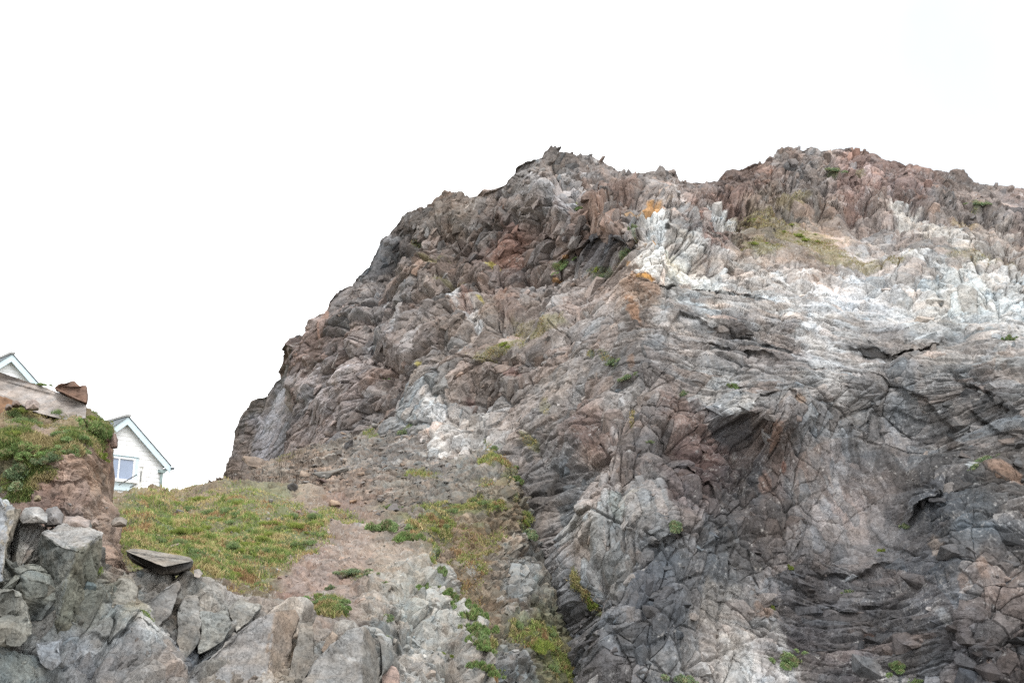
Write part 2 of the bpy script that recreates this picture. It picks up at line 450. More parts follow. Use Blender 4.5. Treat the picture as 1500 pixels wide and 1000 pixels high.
CLIFF_C = [(430,520,135,118,112),(480,560,132,122,120),(560,480,140,132,130),(560,560,130,115,108),(620,350,118,110,105),(560,370,110,104,102),(660,300,135,120,108),(650,400,138,122,112),(700,340,120,112,108),(760,300,122,114,110),(815,240,125,115,108),(820,270,140,140,142),(880,260,135,122,115),(870,310,138,114,100),(860,350,90,84,84),(760,370,125,118,116),(740,360,140,108,95),(800,420,138,128,122),(860,440,145,132,125),(700,470,138,125,115),(620,600,180,176,172),(680,620,170,166,162),(700,560,140,132,128),(800,560,142,136,132),(900,580,150,142,138),(850,620,132,114,106),(930,420,130,106,88),(960,370,182,180,176),(1010,370,178,174,166),(1080,400,190,187,183),(1150,420,184,182,180),(1250,420,190,189,189),(1400,430,192,191,187),(1480,420,196,194,190),(1200,450,184,182,180),(1330,440,186,186,184),(1430,390,186,182,176),(1040,430,176,172,168),(1300,400,184,182,180),(1330,350,156,146,140),(1200,350,150,130,112),(1120,330,140,122,100),(1060,320,140,112,102),(1090,270,128,107,98),(1190,240,140,132,128),(1250,260,132,107,99),(1330,260,128,104,96),(1430,290,125,112,105),(1500,300,125,112,108),(1450,350,165,150,138),(1000,460,138,131,127),(1080,470,120,113,111),(1150,480,120,114,112),(1210,460,165,165,165),(1230,540,160,160,160),(1300,480,135,130,128),(1300,560,122,120,120),(1400,500,140,138,136),(1480,520,140,140,140),(1440,560,108,104,104),(960,540,130,124,122),(1050,560,150,148,146),(1010,600,125,106,98),(950,640,120,112,110),(1040,680,98,76,74),(1000,700,106,90,87),(1120,620,135,114,102),(1130,690,120,102,95),(1090,700,92,91,94),(1060,800,105,103,104),(1180,700,114,110,110),(1250,720,138,131,131),(1250,790,142,134,132),(1320,660,124,120,120),(1370,620,112,108,106),(1370,730,80,80,84),(1430,760,104,109,114),(1480,700,110,104,100),(1450,820,112,100,95),(1480,900,105,95,92),(1350,850,108,106,110),(1280,880,88,85,87),(1200,850,92,90,94),(1180,930,84,78,80),(1140,980,150,148,148),(1080,920,150,142,136),(1090,960,165,162,158),(1250,970,100,92,94),(1330,960,100,98,100),(1420,960,92,86,88),(860,700,155,142,134),(900,740,140,140,138),(840,770,150,140,130),(900,830,130,120,112),(960,730,120,118,116),(950,850,88,89,95),(900,920,97,98,101),(970,900,94,96,101),(960,980,118,118,120),(1010,840,106,106,109),(800,690,114,112,112),(790,820,138,136,136),(820,900,98,95,95),(880,960,93,91,93)]  # dark points at overhang, alcove rim and gully hold some shade in their colour
G_DRY, G_OLIVE, G_GREEN = (140,126,94), (128,124,90), (92,112,62)
ORANGE, YELLOW, WHITE = (196,140,52), (186,172,60), (222,221,216)
CLIFF_P = [  # px, py, rx, ry, rotation, colour, strength, grass
 (962,318,22,28,12,(208,212,212),.95),(958,378,42,20,-18,(232,234,232),.95),(1000,372,22,42,-35,(230,226,206),.85),(1030,392,42,18,20,(220,220,215),.8),(1022,350,20,16,0,(205,203,198),.7),
 (1065,312,34,11,22,(205,205,202),.9),(1335,315,36,14,30,(205,200,192),.85),(1385,345,55,14,18,(205,198,188),.75),(1340,372,30,10,0,(214,214,212),.8),
 (1110,400,60,14,8,(192,190,187),.5),(1190,430,44,14,25,(200,200,200),.55),(1275,425,56,16,0,(196,199,203),.5),(1400,425,60,26,0,(192,193,188),.45),(1470,440,30,36,10,(200,200,196),.5),(1300,455,44,12,-10,(196,199,203),.45),(1370,470,30,10,10,(196,196,194),.5),(1160,405,30,10,0,(200,200,198),.5),
 (1205,500,24,60,-18,(208,208,208),.7),(1235,560,16,46,-28,(200,200,200),.6),(1075,590,22,26,10,(215,215,213),.8),(1055,570,40,20,0,(180,178,176),.5),
 (632,600,18,26,20,(204,202,200),.85),(668,640,28,26,10,(192,190,187),.65),(640,655,22,20,0,(212,210,206),.8),(662,425,12,22,-25,(205,202,200),.75),(690,455,12,28,-30,(200,198,196),.65),(575,460,10,20,0,(180,175,172),.5),
 (905,575,34,40,0,(170,164,160),.5),(860,690,30,60,25,(178,162,152),.6),(838,770,22,40,12,(165,152,142),.6),(905,730,16,34,-10,(140,152,146),.6),
 (1140,985,46,16,-20,(215,213,213),.8),(1085,950,34,44,15,(190,186,180),.7),(1060,880,40,40,0,(176,168,158),.5),(1150,920,12,40,-20,(200,198,196),.5),(1300,985,40,10,15,(205,203,203),.7),(1380,900,10,30,-35,(180,180,180),.5),
 (1425,680,12,9,0,(190,200,204),.7),
 # iron and lichen
 (960,289,22,5,5,ORANGE,.9),(957,342,26,6,5,ORANGE,.95),(940,402,26,4,-6,ORANGE,.95),(947,401,10,5,0,(214,150,30),.9),(925,448,9,22,-15,(160,112,70),.65),(945,430,26,22,0,(136,110,90),.4),
 (918,520,9,11,0,(162,122,90),.6),(905,382,4,6,0,ORANGE,.7),(816,370,10,4,-10,ORANGE,.7),(797,396,7,5,-20,ORANGE,.8),(930,300,18,6,0,(170,136,80),.6),
 (1135,640,16,24,10,(178,128,96),.7),(1120,700,12,16,0,(160,120,98),.6),(1150,680,8,10,0,(176,110,80),.6),(1180,580,10,12,0,(180,140,100),.6),
 (1470,690,36,12,15,(172,126,90),.6),(1370,800,14,26,-40,(172,146,124),.6),(1440,830,12,20,-20,(150,118,96),.55),(1450,975,8,26,-5,(176,130,92),.65),(1410,850,10,18,0,(165,130,105),.5),(1125,880,24,14,10,(168,128,98),.6),(1260,915,10,6,0,(170,120,90),.5),
 (1040,650,34,30,0,(116,84,78),.5),(1010,590,50,24,20,(134,104,92),.6),(1035,630,44,22,30,(140,108,96),.5),(850,610,26,32,20,(128,100,90),.6),(745,540,14,9,0,(140,105,96),.6),(680,578,10,8,0,(120,90,86),.7),
 (740,365,16,26,25,(146,108,92),.7),(680,430,10,22,0,(146,108,92),.6),(745,445,24,20,0,(142,112,98),.5),(860,300,40,26,-15,(146,114,96),.6),(910,270,34,18,0,(140,110,96),.5),
 # grass, moss and yellow herbs on the ledges
 (735,505,44,9,-14,G_OLIVE,.75,.5),(790,480,50,7,-20,(146,138,88),.6,.4),(760,470,20,18,-30,(132,126,92),.5,.3),(700,520,20,10,0,(130,122,80),.5,.4),
 (640,388,26,5,-5,(142,134,92),.6,.3),(655,408,26,4,-6,(140,134,92),.6,.3),(720,388,10,3,0,YELLOW,.9),(702,431,6,4,0,YELLOW,.9),(606,528,7,6,-50,YELLOW,.85),(625,383,8,4,0,(148,138,84),.6),
 (810,380,14,5,-25,(98,122,58),.9,.8),(898,370,6,20,20,(110,124,70),.7,.6),(870,395,16,10,-20,(86,104,70),.6,.5),(925,325,4,14,0,(92,116,84),.6,.5),(885,520,16,8,25,(92,108,76),.6,.5),(862,515,8,6,0,(88,104,74),.6,.5),
 (690,320,8,3,0,(130,132,70),.6,.3),(840,290,8,5,-20,(96,120,60),.8,.6),(600,345,10,5,0,(98,112,74),.6,.4),
 (1130,318,60,13,8,G_DRY,.8,.55),(1190,345,70,16,14,(140,128,88),.75,.5),(1230,365,60,10,8,(142,130,92),.7,.5),(1120,350,34,9,10,(136,130,88),.7,.5),(1280,375,60,8,5,(136,128,92),.55,.4),(1420,315,26,8,0,(168,146,110),.6,.2),(1440,370,60,10,0,(140,134,98),.4,.3),(1160,300,26,8,0,(142,128,84),.6,.4),
 (1220,255,12,8,0,(110,128,78),.7,.6),(1435,294,14,6,0,(104,122,78),.7,.6),(1260,248,10,8,0,(112,118,82),.5,.4),
 (820,840,10,34,-14,(108,114,66),.8,.7),(830,870,12,24,-20,(100,112,62),.7,.7),(768,640,10,10,0,(120,122,78),.6,.4),(795,590,8,20,0,(138,128,88),.5,.3),(925,600,6,20,-8,(150,130,84),.6,.3),
]
STEEP = [  # ledges and clefts: polyline, metres pushed back, reach, kind (side to the right of the walking direction is pushed back)
 ([(800,398),(822,362),(850,350),(872,340),(905,346),(945,316)], 3.2, 30, 'ledge'),
 ([(752,255),(745,300),(765,330),(790,300)], 0.44, 12, 'crack'),([(780,300),(776,345),(752,400),(745,450)], 0.88, 8, 'crack'),([(700,330),(690,390),(676,440)], 0.50, 8, 'crack'),
 ([(640,330),(600,350),(560,375),(545,400)], 1.4, 12, 'ledge'),([(590,410),(575,440),(560,500)], 0.55, 8, 'crack'),([(650,420),(625,480),(615,520)], 0.50, 8, 'crack'),
 ([(445,520),(455,560),(446,600)], 0.88, 10, 'crack'),([(470,560),(490,590),(470,640)], 0.55, 10, 'crack'),
 ([(800,440),(780,470),(770,490)], 0.66, 8, 'crack'),([(845,400),(810,440),(800,450)], 1.0, 12, 'ledge'),
 ([(905,402),(960,408),(1030,406),(1100,412),(1170,440)], 1.4, 22, 'ledge'),
 ([(930,500),(1000,455),(1090,470),(1180,505),(1215,520)], 1.0, 14, 'ledge'),([(1000,480),(1090,495),(1170,520)], 1.0, 12, 'ledge'),([(1230,490),(1290,497),(1340,500),(1400,470)], 2.0, 22, 'ledge'),
 ([(1380,520),(1430,560),(1500,600)], 1.6, 22, 'ledge'),([(1400,590),(1440,620),(1500,640)], 1.0, 14, 'ledge'),
 ([(1090,640),(1096,590),(1110,560),(1150,556),(1185,580),(1210,610)], .8, 20, 'ledge'),
 ([(1250,520),(1300,545),(1350,580),(1385,630),(1396,690)], .8, 22, 'ledge'),
 ([(1395,690),(1375,720),(1340,745),(1330,775)], -2.6, 26, 'ledge'),([(1390,690),(1410,720),(1450,740)], 0.66, 22, 'crack'),
 ([(1085,575),(1082,640),(1080,700),(1098,770),(1120,830),(1135,870)], 0.88, 11, 'crack'),
 ([(1090,780),(1110,840),(1140,880)], 1.0, 10, 'ledge'),
 ([(924,560),(928,610),(916,640),(900,650)], 0.66, 10, 'crack'),([(960,680),(1000,672),(1030,700),(1060,740)], 1.4, 18, 'ledge'),
 ([(815,620),(800,680),(790,730),(796,800)], 0.55, 10, 'crack'),([(835,690),(812,740),(805,800)], 0.39, 10, 'crack'),
 ([(850,790),(876,850),(880,900),(905,960)], 0.77, 11, 'crack'),([(930,800),(980,790),(1010,770)], 1.4, 22, 'ledge'),
 ([(1190,835),(1260,830),(1320,815)], .9, 16, 'ledge'),([(1160,870),(1230,880),(1310,870)], .9, 14, 'ledge'),
 ([(1190,640),(1150,660),(1110,690)], 0.44, 12, 'crack'),([(1060,290),(1020,320),(1060,345)], 1.0, 12, 'ledge'),
 ([(1280,255),(1320,290),(1300,330)], 0.55, 12, 'crack'),([(1140,250),(1190,290),(1180,310)], 0.55, 14, 'crack'),
]

CT_ = np.array(CLIFF_TOP, float)
def alc_(fx, fy): return sstep(0, 1, 1.25 - np.hypot((fx - 1255) / 95, (fy - 725) / 115))
def cliff_relief(V, fx, fy):
    u, v = uv_of(V)
    w1, w2 = warp(V, 7.0, 0.55, 71); w3, w4 = warp(V, 1.6, 0.10, 81)
    u1, v1 = u + w1 + w3, v + w2 + w4
    def blob(x, y, rx, ry): return sstep(0, 1, 1.25 - np.hypot((fx - x) / rx, (fy - y) / ry))
    flat = np.maximum(blob(1130, 480, 260, 110), np.maximum(blob(1440, 560, 140, 120) , blob(1230, 900, 220, 110)))
    vert = np.maximum(blob(1250, 720, 110, 110), blob(880, 740, 130, 160))
    crag = np.clip(blob(760, 310, 260, 170) + blob(1230, 260, 320, 90) + .6 * blob(560, 440, 160, 200), 0, 1.2)
    grass = np.maximum(blob(1190, 345, 140, 40), blob(740, 500, 80, 30))
    smooth = np.maximum(.3 * alc_(fx, fy), np.maximum(grass, blob(1010, 380, 60, 50) * .6))
    left = 1 - sstep(820, 1000, fx) * sstep(300, 420, fy)
    r1 = 1 - 0.45 * smooth
    wv = vert * (1 - flat)
    near = 1 - sstep(4, 50, fy - np.interp(fx, CT_[:, 0], CT_[:, 1])); calm = 1 - .72 * near * sstep(436, 500, fx)
    lower = np.clip(sstep(800, 900, fx) * sstep(400, 470, fy) * (1 - .35 * blob(860, 620, 70, 90)), 0, 1); alc = blob(1255, 725, 95, 115)
    calm = calm * (1 - .65 * np.clip(np.maximum(blob(1190, 345, 130, 34), blob(740, 500, 80, 24)), 0, 1)) * (1 - .30 * lower) * (1 - .50 * alc)
    H = 0.7 * fbm(V / 9.0, 3, 2)
    A, ia = octave(u1, v1, 4.6, .30, 62, 1.6, 1, .06); B, ib = octave(u1, v1, 3.8, .30, -12, 2.0, 2, .07)
    H += (A * (1 - flat) + B * flat) * (0.75 + .5 * crag) * r1
    A2, ia2 = octave(u1 + .3 * w3, v1, 2.1, .44, 68, 1.8, 3, .14); B2, ib2 = octave(u1, v1 + .3 * w3, 1.2, .42, -10, 2.4, 4, .15)
    H += (A2 * (1 - flat) + B2 * flat) * (0.65 + .55 * crag) * r1
    A3, ia3 = octave(u1, v1, 1.0, .44, 55, 1.7, 5, .14); B3, ib3 = octave(u1, v1, .60, .42, -14, 2.6, 6, .14); D3, id3 = octave(u1, v1, .7, .34, 84, 2.6, 7, .14)
    H += (A3 * (1 - flat) * (1 - wv) + B3 * flat + D3 * wv) * (0.75 + .4 * crag) * (1 - .5 * grass)
    A4, ia4 = octave(u + w3, v + w4, 0.42, .40, 40, 1.5, 8); B4, _ = octave(u + w3, v + w4, .28, .42, -8, 2.6, 9)
    H += A4 * (1 - flat) * .8 + B4 * flat
    H += 0.03 * fbm(V * 1.6, 4, 17, .6)
    # long joints and bedding: parallel seams, each layer standing a little differently, its lower lip undercut
    nj = fbm(V / 4.0, 3, 45); 
    for ang, gap, step, tooth, deep, wt, sd in ((64, 2.6, .26, .16, .30, (1 - flat), 1), (-38, 4.2, .20, .05, .34, 1.0, 2), (-11, 1.15, .20, .26, .22, flat, 3), (82, 1.5, .16, .08, .26, np.maximum(wv, .25 * (1 - flat)), 4), (28, 5.5, .25, .05, .40, 1 - .5 * flat, 5)):
        _, s_ = rot2(u1 + .5 * w3, v1 + .5 * w4, ang)
        s_ = s_ / gap + .12 * nj + sd * 3.7
        fl = np.floor(s_); fr = s_ - fl
        rnd = TOP[PERM[(fl.astype(int) * 7 + sd * 31) & 255]]
        nd = np.minimum(fr, 1 - fr) * gap
        msk = sstep(-.12, .18, fbm(V / 3.1, 3, 50 + sd) + .05)
        H += wt * calm * msk * ((rnd - .65) * step * 2.2 + (fr - .5) * tooth - deep * np.exp(-(nd / .085) ** 2) * 1.35)
    H = (H - 2.0 - .5 * crag) * calm - .25 * near + .05 * fbm(V * np.array([2.6, 2.6, 1.0], F32), 5, 19, .65) * (1 + 1.5 * alc)
    i1 = np.where(flat > .5, ib2, ia2); i2 = np.where(flat > .5, ib3, np.where(wv > .5, id3, ia3))
    return H, (i1, i2), None

q = lambda s: max(1, int(s))
cols = np.concatenate([np.arange(404, 436, .3), np.arange(436, 1552, 1.0)])
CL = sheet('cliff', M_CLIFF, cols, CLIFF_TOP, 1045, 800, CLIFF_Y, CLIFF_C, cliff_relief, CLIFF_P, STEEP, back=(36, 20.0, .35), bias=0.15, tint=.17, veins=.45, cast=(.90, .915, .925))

# dark water stains and pale run-off down the lower face
stn = fbm((CL.V * np.array([1.5, .6, .16])).astype(F32), 5, 90, .6); stn2 = fbm((CL.V * np.array([5.0, 2.0, .7])).astype(F32), 4, 95, .65)
lowm = sstep(430, 560, CL.py) * sstep(780, 900, CL.px)
lo2 = lowm * np.clip(1 - .55 * alc_(CL.px, CL.py) - .8 * patch_mask(CL.px, CL.py, 0, 1085, 950, 60, 70, 10, 0) - .6 * patch_mask(CL.px, CL.py, 0, 880, 700, 50, 90, 10, 0), 0, 1)
lm = CL.C.mean(1, keepdims=True); CL.C = (CL.C + (lm - CL.C) * .2 * lowm[:, None]) * (1 - .17 * lo2[:, None] * np.array([1, .97, .94]))
CL.C *= np.clip(1 + lowm * (.42 * stn + .28 * stn2), .5, 1.6)[:, None]
spk = sstep(.22, .42, fbm((CL.V * 2.2).astype(F32), 5, 97, .7)) * .5
CL.C = CL.C * (1 - spk[:, None]) + np.array([.40, .395, .385]) * spk[:, None]
def crag_angle(x, y):
    if 950 < x and y > 400 and not (1150 < x < 1350 and 620 < y < 830): return math.radians(-80)
    return math.radians(24)
rs = np.random.RandomState(5)
cand = []
def scatter(n, x0, x1, depth, smin, smax):
    for _ in range(n):
        x = rs.uniform(x0, x1); yt = np.interp(x, CL.cols, CL.yt)
        cand.append((at_px(CL, x, yt + depth * abs(rs.beta(1, 2.2))), smin + (smax - smin) * rs.beta(1.2, 3)))
scatter(260, 745, 1010, 80, .5, 2.3); scatter(160, 545, 745, 80, .5, 2.0); scatter(60, 425, 545, 60, .4, 1.5); scatter(90, 406, 434, 90, .4, 1.5); scatter(330, 1010, 1545, 85, .5, 2.3)
for _ in range(2300):
    x, y = rs.uniform(425, 1540), rs.uniform(220, 1000)
    if y < np.interp(x, CL.cols, CL.yt) + 20: continue
    if CL.grass[at_px(CL, x, y)] > .2 or np.hypot((x - 1000) / 60, (y - 370) / 40) < 1: continue
    if y > 430 and x > 820 and (rs.uniform() < .25 or alc_(x, y) > .3): continue
    cand.append((at_px(CL, x, y), .5 + (3.0 if y > 420 else 2.4) * rs.beta(1, 3.6)))
for _ in range(900):
    x, y = rs.uniform(430, 900), rs.uniform(250, 620)
    if y < np.interp(x, CL.cols, CL.yt) + 12 or CL.grass[at_px(CL, x, y)] > .2: continue
    cand.append((at_px(CL, x, y), .6 + 2.4 * rs.beta(1, 3)))
for _ in range(70):    # the overhanging band of blocks
    x = rs.uniform(815, 930); cand.append((at_px(CL, x, 340 - (x - 815) * .22 - rs.uniform(0, 55)), rs.uniform(.8, 2.2)))
EX = crag_blocks(CL, [c[0] for c in cand], [c[1] for c in cand], crag_angle, sink=lambda x, y: .2 if y < 330 or x < 900 and y < 420 else .3)
tag(build(CL, EX), kind='structure')

# the smooth grey wall that shows behind the left edge of the cliff
def slab_relief(V, fx, fy):
    u, v = uv_of(V); w1, w2 = warp(V, 3.0, .6, 91)
    A, ia = octave(u + w1, v + w2, 2.6, .16, 72, 2.6, 11, .03); B, ib = octave(u + w1, v + w2, .8, .22, 70, 3.0, 12, .04); C_, ic = octave(u, v, .35, .4, 30, 1.4, 13)
    edge = 1 - sstep(0, 26, fx - np.interp(fy, [520, 590, 640, 690], [420, 366, 352, 335]))
    return A * (1 + .8 * edge) + B * (1 + .8 * edge) + C_ * (.5 + .7 * edge) - .85, (ia, ib), None
BS = sheet('far_rock_face', M_CLIFF, np.arange(312, 450, .5), [(312,712),(322,704),(330,690),(336,672),(343,648),(347,634),(353,617),(358,606),(366,594),(378,580),(391,567),(403,555),(413,541),(424,524),(450,505)], 760, 260,
    [(330,720,99),(380,700,98),(440,680,97),(350,640,100),(400,620,98),(440,600,96),(400,550,99),(440,510,97)],
    [(350,640,120,110,104),(345,690,118,106,98),(385,620,140,138,144),(400,580,138,136,140),(380,680,132,130,136),(420,600,128,122,122),(365,590,122,114,108),(412,540,122,116,112)],
    slab_relief, [(395,610,10,60,22,(172,170,176),.7),(380,670,8,40,20,(162,160,168),.6)], [], back=(20, 10, .5), tint=.08)
tag(build(BS), kind='structure')
# ================================================================== THE SLOPES BELOW THE CLIFF
def blobf(fx, fy, x, y, rx, ry): return sstep(0, 1, 1.25 - np.hypot((fx - x) / rx, (fy - y) / ry))
def scree_relief(V, fx, fy):
    u, v = uv_of(V); w1, w2 = warp(V, 2.5, .5, 101)
    rocky = np.clip(blobf(fx, fy, 780, 790, 60, 120) + blobf(fx, fy, 700, 640, 110, 30) + blobf(fx, fy, 740, 960, 60, 50), 0, 1)
    A, ia = octave(u + w1, v + w2, 1.6, .3, 40, 1.6, 21, .04); B, ib = octave(u + w1, v + w2, .55, .45, 10, 1.5, 22, .03); C_, ic = octave(u, v, .24, .6, 0, 1.3, 23)
    H = .8 * fbm(V / 5, 3, 22) + A * (.35 + 1.0 * rocky) + B * (.5 + .7 * rocky) + C_ * 1.7 + .06 * fbm(V * 3, 4, 29) - .55
    return H, (ib, ic), None
SCREE = sheet('scree_slope', M_SOIL, np.arange(250, 925, 1.0),
    [(250,724),(270,716),(300,703),(345,688),(375,678),(400,667),(430,650),(470,630),(520,610),(560,598),(600,600),(640,640),(700,640),(750,640),(770,680),(790,760),(800,830),(860,930),(900,990),(925,1060)], 1070, 460,
    [(250,724,66),(270,716,68),(345,690,90),(430,652,91),(520,612,86.5),(560,598,84),(600,600,79),(640,642,74),(700,640,73),(750,640,74),(770,690,68),(795,770,64),(860,930,57),(920,1060,54),(300,712,66),(400,700,70),(450,690,72),(520,680,70),(520,720,63),(600,680,68),(600,740,58),(650,700,64.5),(700,700,63),(740,700,62),(640,760,57),(700,780,57),(750,800,57),(680,850,52),(740,880,52),(800,940,50.5),(720,950,47),(780,1000,47.5),(720,1060,44),(850,1060,47),(560,800,54),(400,800,58),(250,900,50),(400,1060,44)],
    [(300,705,132,112,98),(350,692,128,110,98),(400,690,150,132,116),(440,668,140,122,108),(470,640,140,126,112),(540,615,136,120,108),(520,650,138,130,124),(580,660,138,130,126),(470,690,150,128,112),(520,720,150,128,114),(600,700,138,126,114),(650,710,140,130,120),(640,690,140,132,128),(700,690,140,132,124),(720,720,142,128,108),(680,760,142,122,98),(700,800,142,120,96),(740,760,140,122,98),(660,820,136,118,100),(730,830,136,124,112),(760,860,140,136,132),(710,880,148,126,102),(780,920,118,116,78),(760,950,122,118,110),(830,970,116,112,74),(700,960,110,112,74),(740,990,130,128,128),(780,780,130,124,120)],
    scree_relief,
    [(735,665,36,14,-12,(112,122,72),.85,.9),(750,690,16,16,-40,(118,122,78),.6,.6),(690,738,60,16,-5,(116,122,70),.75,.8),(640,755,34,26,30,(108,118,66),.7,.8),(720,700,30,8,0,(134,126,84),.5,.4),(620,690,30,12,0,(128,128,86),.55,.5),(540,632,16,7,0,(116,122,80),.6,.5),(700,790,40,40,0,(150,124,88),.6,.4),(690,850,34,50,0,(146,122,90),.5,.4),(760,850,24,40,20,(160,160,160),.8),(655,770,14,26,-10,(92,112,58),.8,1),(700,765,14,8,0,(120,124,74),.6,.6),
     (800,930,34,22,35,(112,116,66),.85,.9),(840,970,36,20,35,(106,116,62),.85,1),(870,990,24,14,30,(112,112,66),.8,.9),(760,920,24,16,20,(120,116,72),.6,.6),(705,930,20,40,-20,(90,112,58),.85,1),(715,990,20,16,0,(96,114,62),.8,1),(760,770,10,16,0,(98,112,70),.6,.6),(470,625,90,4,-20,(140,124,86),.7,.4),(420,655,30,6,-25,(112,116,70),.5,.5),(430,662,30,4,-20,(150,124,88),.4,.3),
     (690,835,12,10,30,(196,192,186),.6),(735,965,44,16,12,(150,148,150),.7)],
    [([(700,880),(760,900),(810,950)], .8, 10, 'ledge'),([(640,690),(700,720),(760,730)], .5, 10, 'ledge')], back=(14, 6, .1), tint=.18, cast=(.76, .79, .785))
def extra_blocks(S, n, x0, x1, y0, y1, smin, smax, seed, keep=None, ang=32, sink=.15):
    r_ = np.random.RandomState(seed); cd_ = []
    for _ in range(n):
        x, y = r_.uniform(x0, x1), r_.uniform(y0, y1)
        if y < np.interp(x, S.cols, S.yt) + 4 or (keep and not keep(x, y)) or S.grass[at_px(S, x, y)] > .3: continue
        cd_.append((at_px(S, x, y), smin + (smax - smin) * r_.beta(1, 3)))
    return crag_blocks(S, [c[0] for c in cd_], [c[1] for c in cd_], lambda x, y: math.radians(ang), seed, sink)
def merge(*es):
    V, T, C, o = [], [], [], 0
    for v, t, c in es: V.append(v); T.append(t + o); C.append(c); o += len(v)
    return np.concatenate(V), np.concatenate(T), np.concatenate(C)
tag(build(SCREE, merge(extra_blocks(SCREE, 260, 735, 830, 640, 960, .25, 1.7, 41), extra_blocks(SCREE, 160, 660, 760, 780, 880, .15, .8, 42), extra_blocks(SCREE, 1500, 420, 680, 600, 740, .12, .95, 43, ang=80), extra_blocks(SCREE, 400, 290, 480, 670, 725, .10, .6, 45, ang=80), extra_blocks(SCREE, 140, 690, 790, 930, 1005, .2, 1.2, 44))), kind='structure')

def bank_relief(V, fx, fy):
    u, v = uv_of(V); w1, w2 = warp(V, 2.0, .45, 111)
    rocky = np.clip(sstep(790, 850, fy + (fx - 600) * .25) * sstep(500, 560, fx), 0, 1)
    A, ia = octave(u + w1, v + w2, 1.5, .45, 35, 1.5, 31, .05); B, ib = octave(u + w1, v + w2, .55, .45, 20, 1.5, 32, .05); C_, ic = octave(u + w1, v, .22, .55, 0, 1.3, 33)
    lump = fbm(V / 1.1, 4, 36, .55)
    H = .7 * fbm(V / 4, 3, 31) + A * (.12 + .95 * rocky) + B * (.25 + .8 * rocky) + C_ * (.9 + .2 * rocky) + .40 * lump * (1 - rocky) + .05 * fbm(V * 4, 3, 39) - .25 - .6 * rocky
    return H, (ib, ic), None
BANK_TOP = [(148,722),(175,717),(200,713),(270,715),(300,706),(345,702),(400,706),(450,713),(500,722),(550,732),(585,742),(612,765),(635,795),(650,825),(668,870),(690,905),(705,935),(712,965),(716,1010),(718,1060)]
BANK = sheet('grass_bank', M_SOIL, np.arange(148, 719, .8), BANK_TOP, 1070, 440,
    [(170,900,33),(300,900,36),(400,890,38),(450,880,39),(520,950,36),(600,950,36),(690,950,37),(560,1060,33),(700,1060,34),(300,1060,30),(150,1060,29),(180,780,42),(180,720,55),(200,713,56),(260,716,60),(260,780,46),(350,720,58),(350,780,47),(345,702,64),(430,740,54),(430,713,62),(430,800,46),(520,725,61),(520,760,53),(520,830,43),(580,750,56),(600,800,46),(640,830,44),(670,900,41),(620,870,40)],
    [(180,716,158,134,104),(240,722,162,138,108),(300,722,150,130,108),(200,745,126,118,84),(260,750,132,122,94),(230,775,124,118,84),(300,760,128,118,88),(340,780,122,120,82),(400,740,128,126,92),(450,735,146,128,112),(500,745,146,118,106),(480,760,140,120,108),(420,780,112,124,76),(300,800,104,118,66),(340,820,110,116,68),(400,820,122,122,80),(380,860,124,110,84),(330,860,122,104,90),(440,830,158,132,122),(480,840,162,138,128),(460,800,150,126,116),(520,800,168,146,134),(500,870,156,136,126),(560,820,164,150,136),(430,870,136,108,98),(590,790,150,134,122),(610,760,120,116,76),(630,790,130,116,92),(600,830,168,160,150),(550,880,160,148,138),(600,880,172,170,164),(640,860,168,164,160),(560,930,136,138,138),(620,930,166,164,162),(660,920,172,166,160),(600,980,164,158,154),(680,960,160,152,146),(520,920,146,130,122)],
    bank_relief,
    [(300,800,70,34,20,(104,122,60),.75,1),(390,790,70,34,0,(112,124,66),.7,1),(240,765,50,22,0,(108,120,64),.7,1),(360,755,60,14,5,(124,124,78),.6,.8),(440,765,50,18,5,(114,124,74),.65,.8),(340,835,60,18,20,(126,122,70),.6,.9),(205,740,30,12,0,(110,120,68),.6,.8),(300,820,34,12,20,(98,118,54),.8,1),
     (372,800,30,14,0,(140,122,66),.5,.9),(480,750,50,14,10,(120,124,80),.5,.6),(200,712,22,6,0,(150,144,84),.6,.8),(250,718,60,5,0,(176,150,108),.6,.4),(370,850,60,16,5,(128,106,86),.6,.3),(610,770,18,16,30,(96,114,60),.8,1),(640,800,10,22,-20,(88,108,56),.85,1),(480,895,30,20,20,(100,120,62),.6,.8),
     (560,805,50,14,0,(176,156,142),.5),(515,830,20,8,0,(112,118,82),.6,.6),(610,850,60,30,20,(190,188,182),.35),(640,920,50,40,0,(186,182,176),.35)],
    [([(540,870),(600,850),(650,880)], .7, 12, 'ledge'),([(560,860),(575,910),(590,960)], .9, 7, 'crack'),([(600,900),(640,930),(690,940)], .6, 9, 'ledge'),([(430,880),(500,870),(560,850)], .5, 8, 'ledge')], back=(30, 16, .0), tint=.12, veins=.5, cast=(.82, .845, .83))
BANK.grass = np.maximum(BANK.grass, .5 * blobf(BANK.px, BANK.py, 300, 775, 190, 72)); tag(build(BANK, merge(extra_blocks(BANK, 420, 520, 705, 820, 1005, .10, .9, 51, lambda x, y: y > 990 - (x - 480) * .9 if x < 640 else True), extra_blocks(BANK, 700, 420, 600, 725, 880, .05, .42, 52), extra_blocks(BANK, 160, 180, 440, 720, 890, .05, .25, 53, ang=80))), kind='structure')

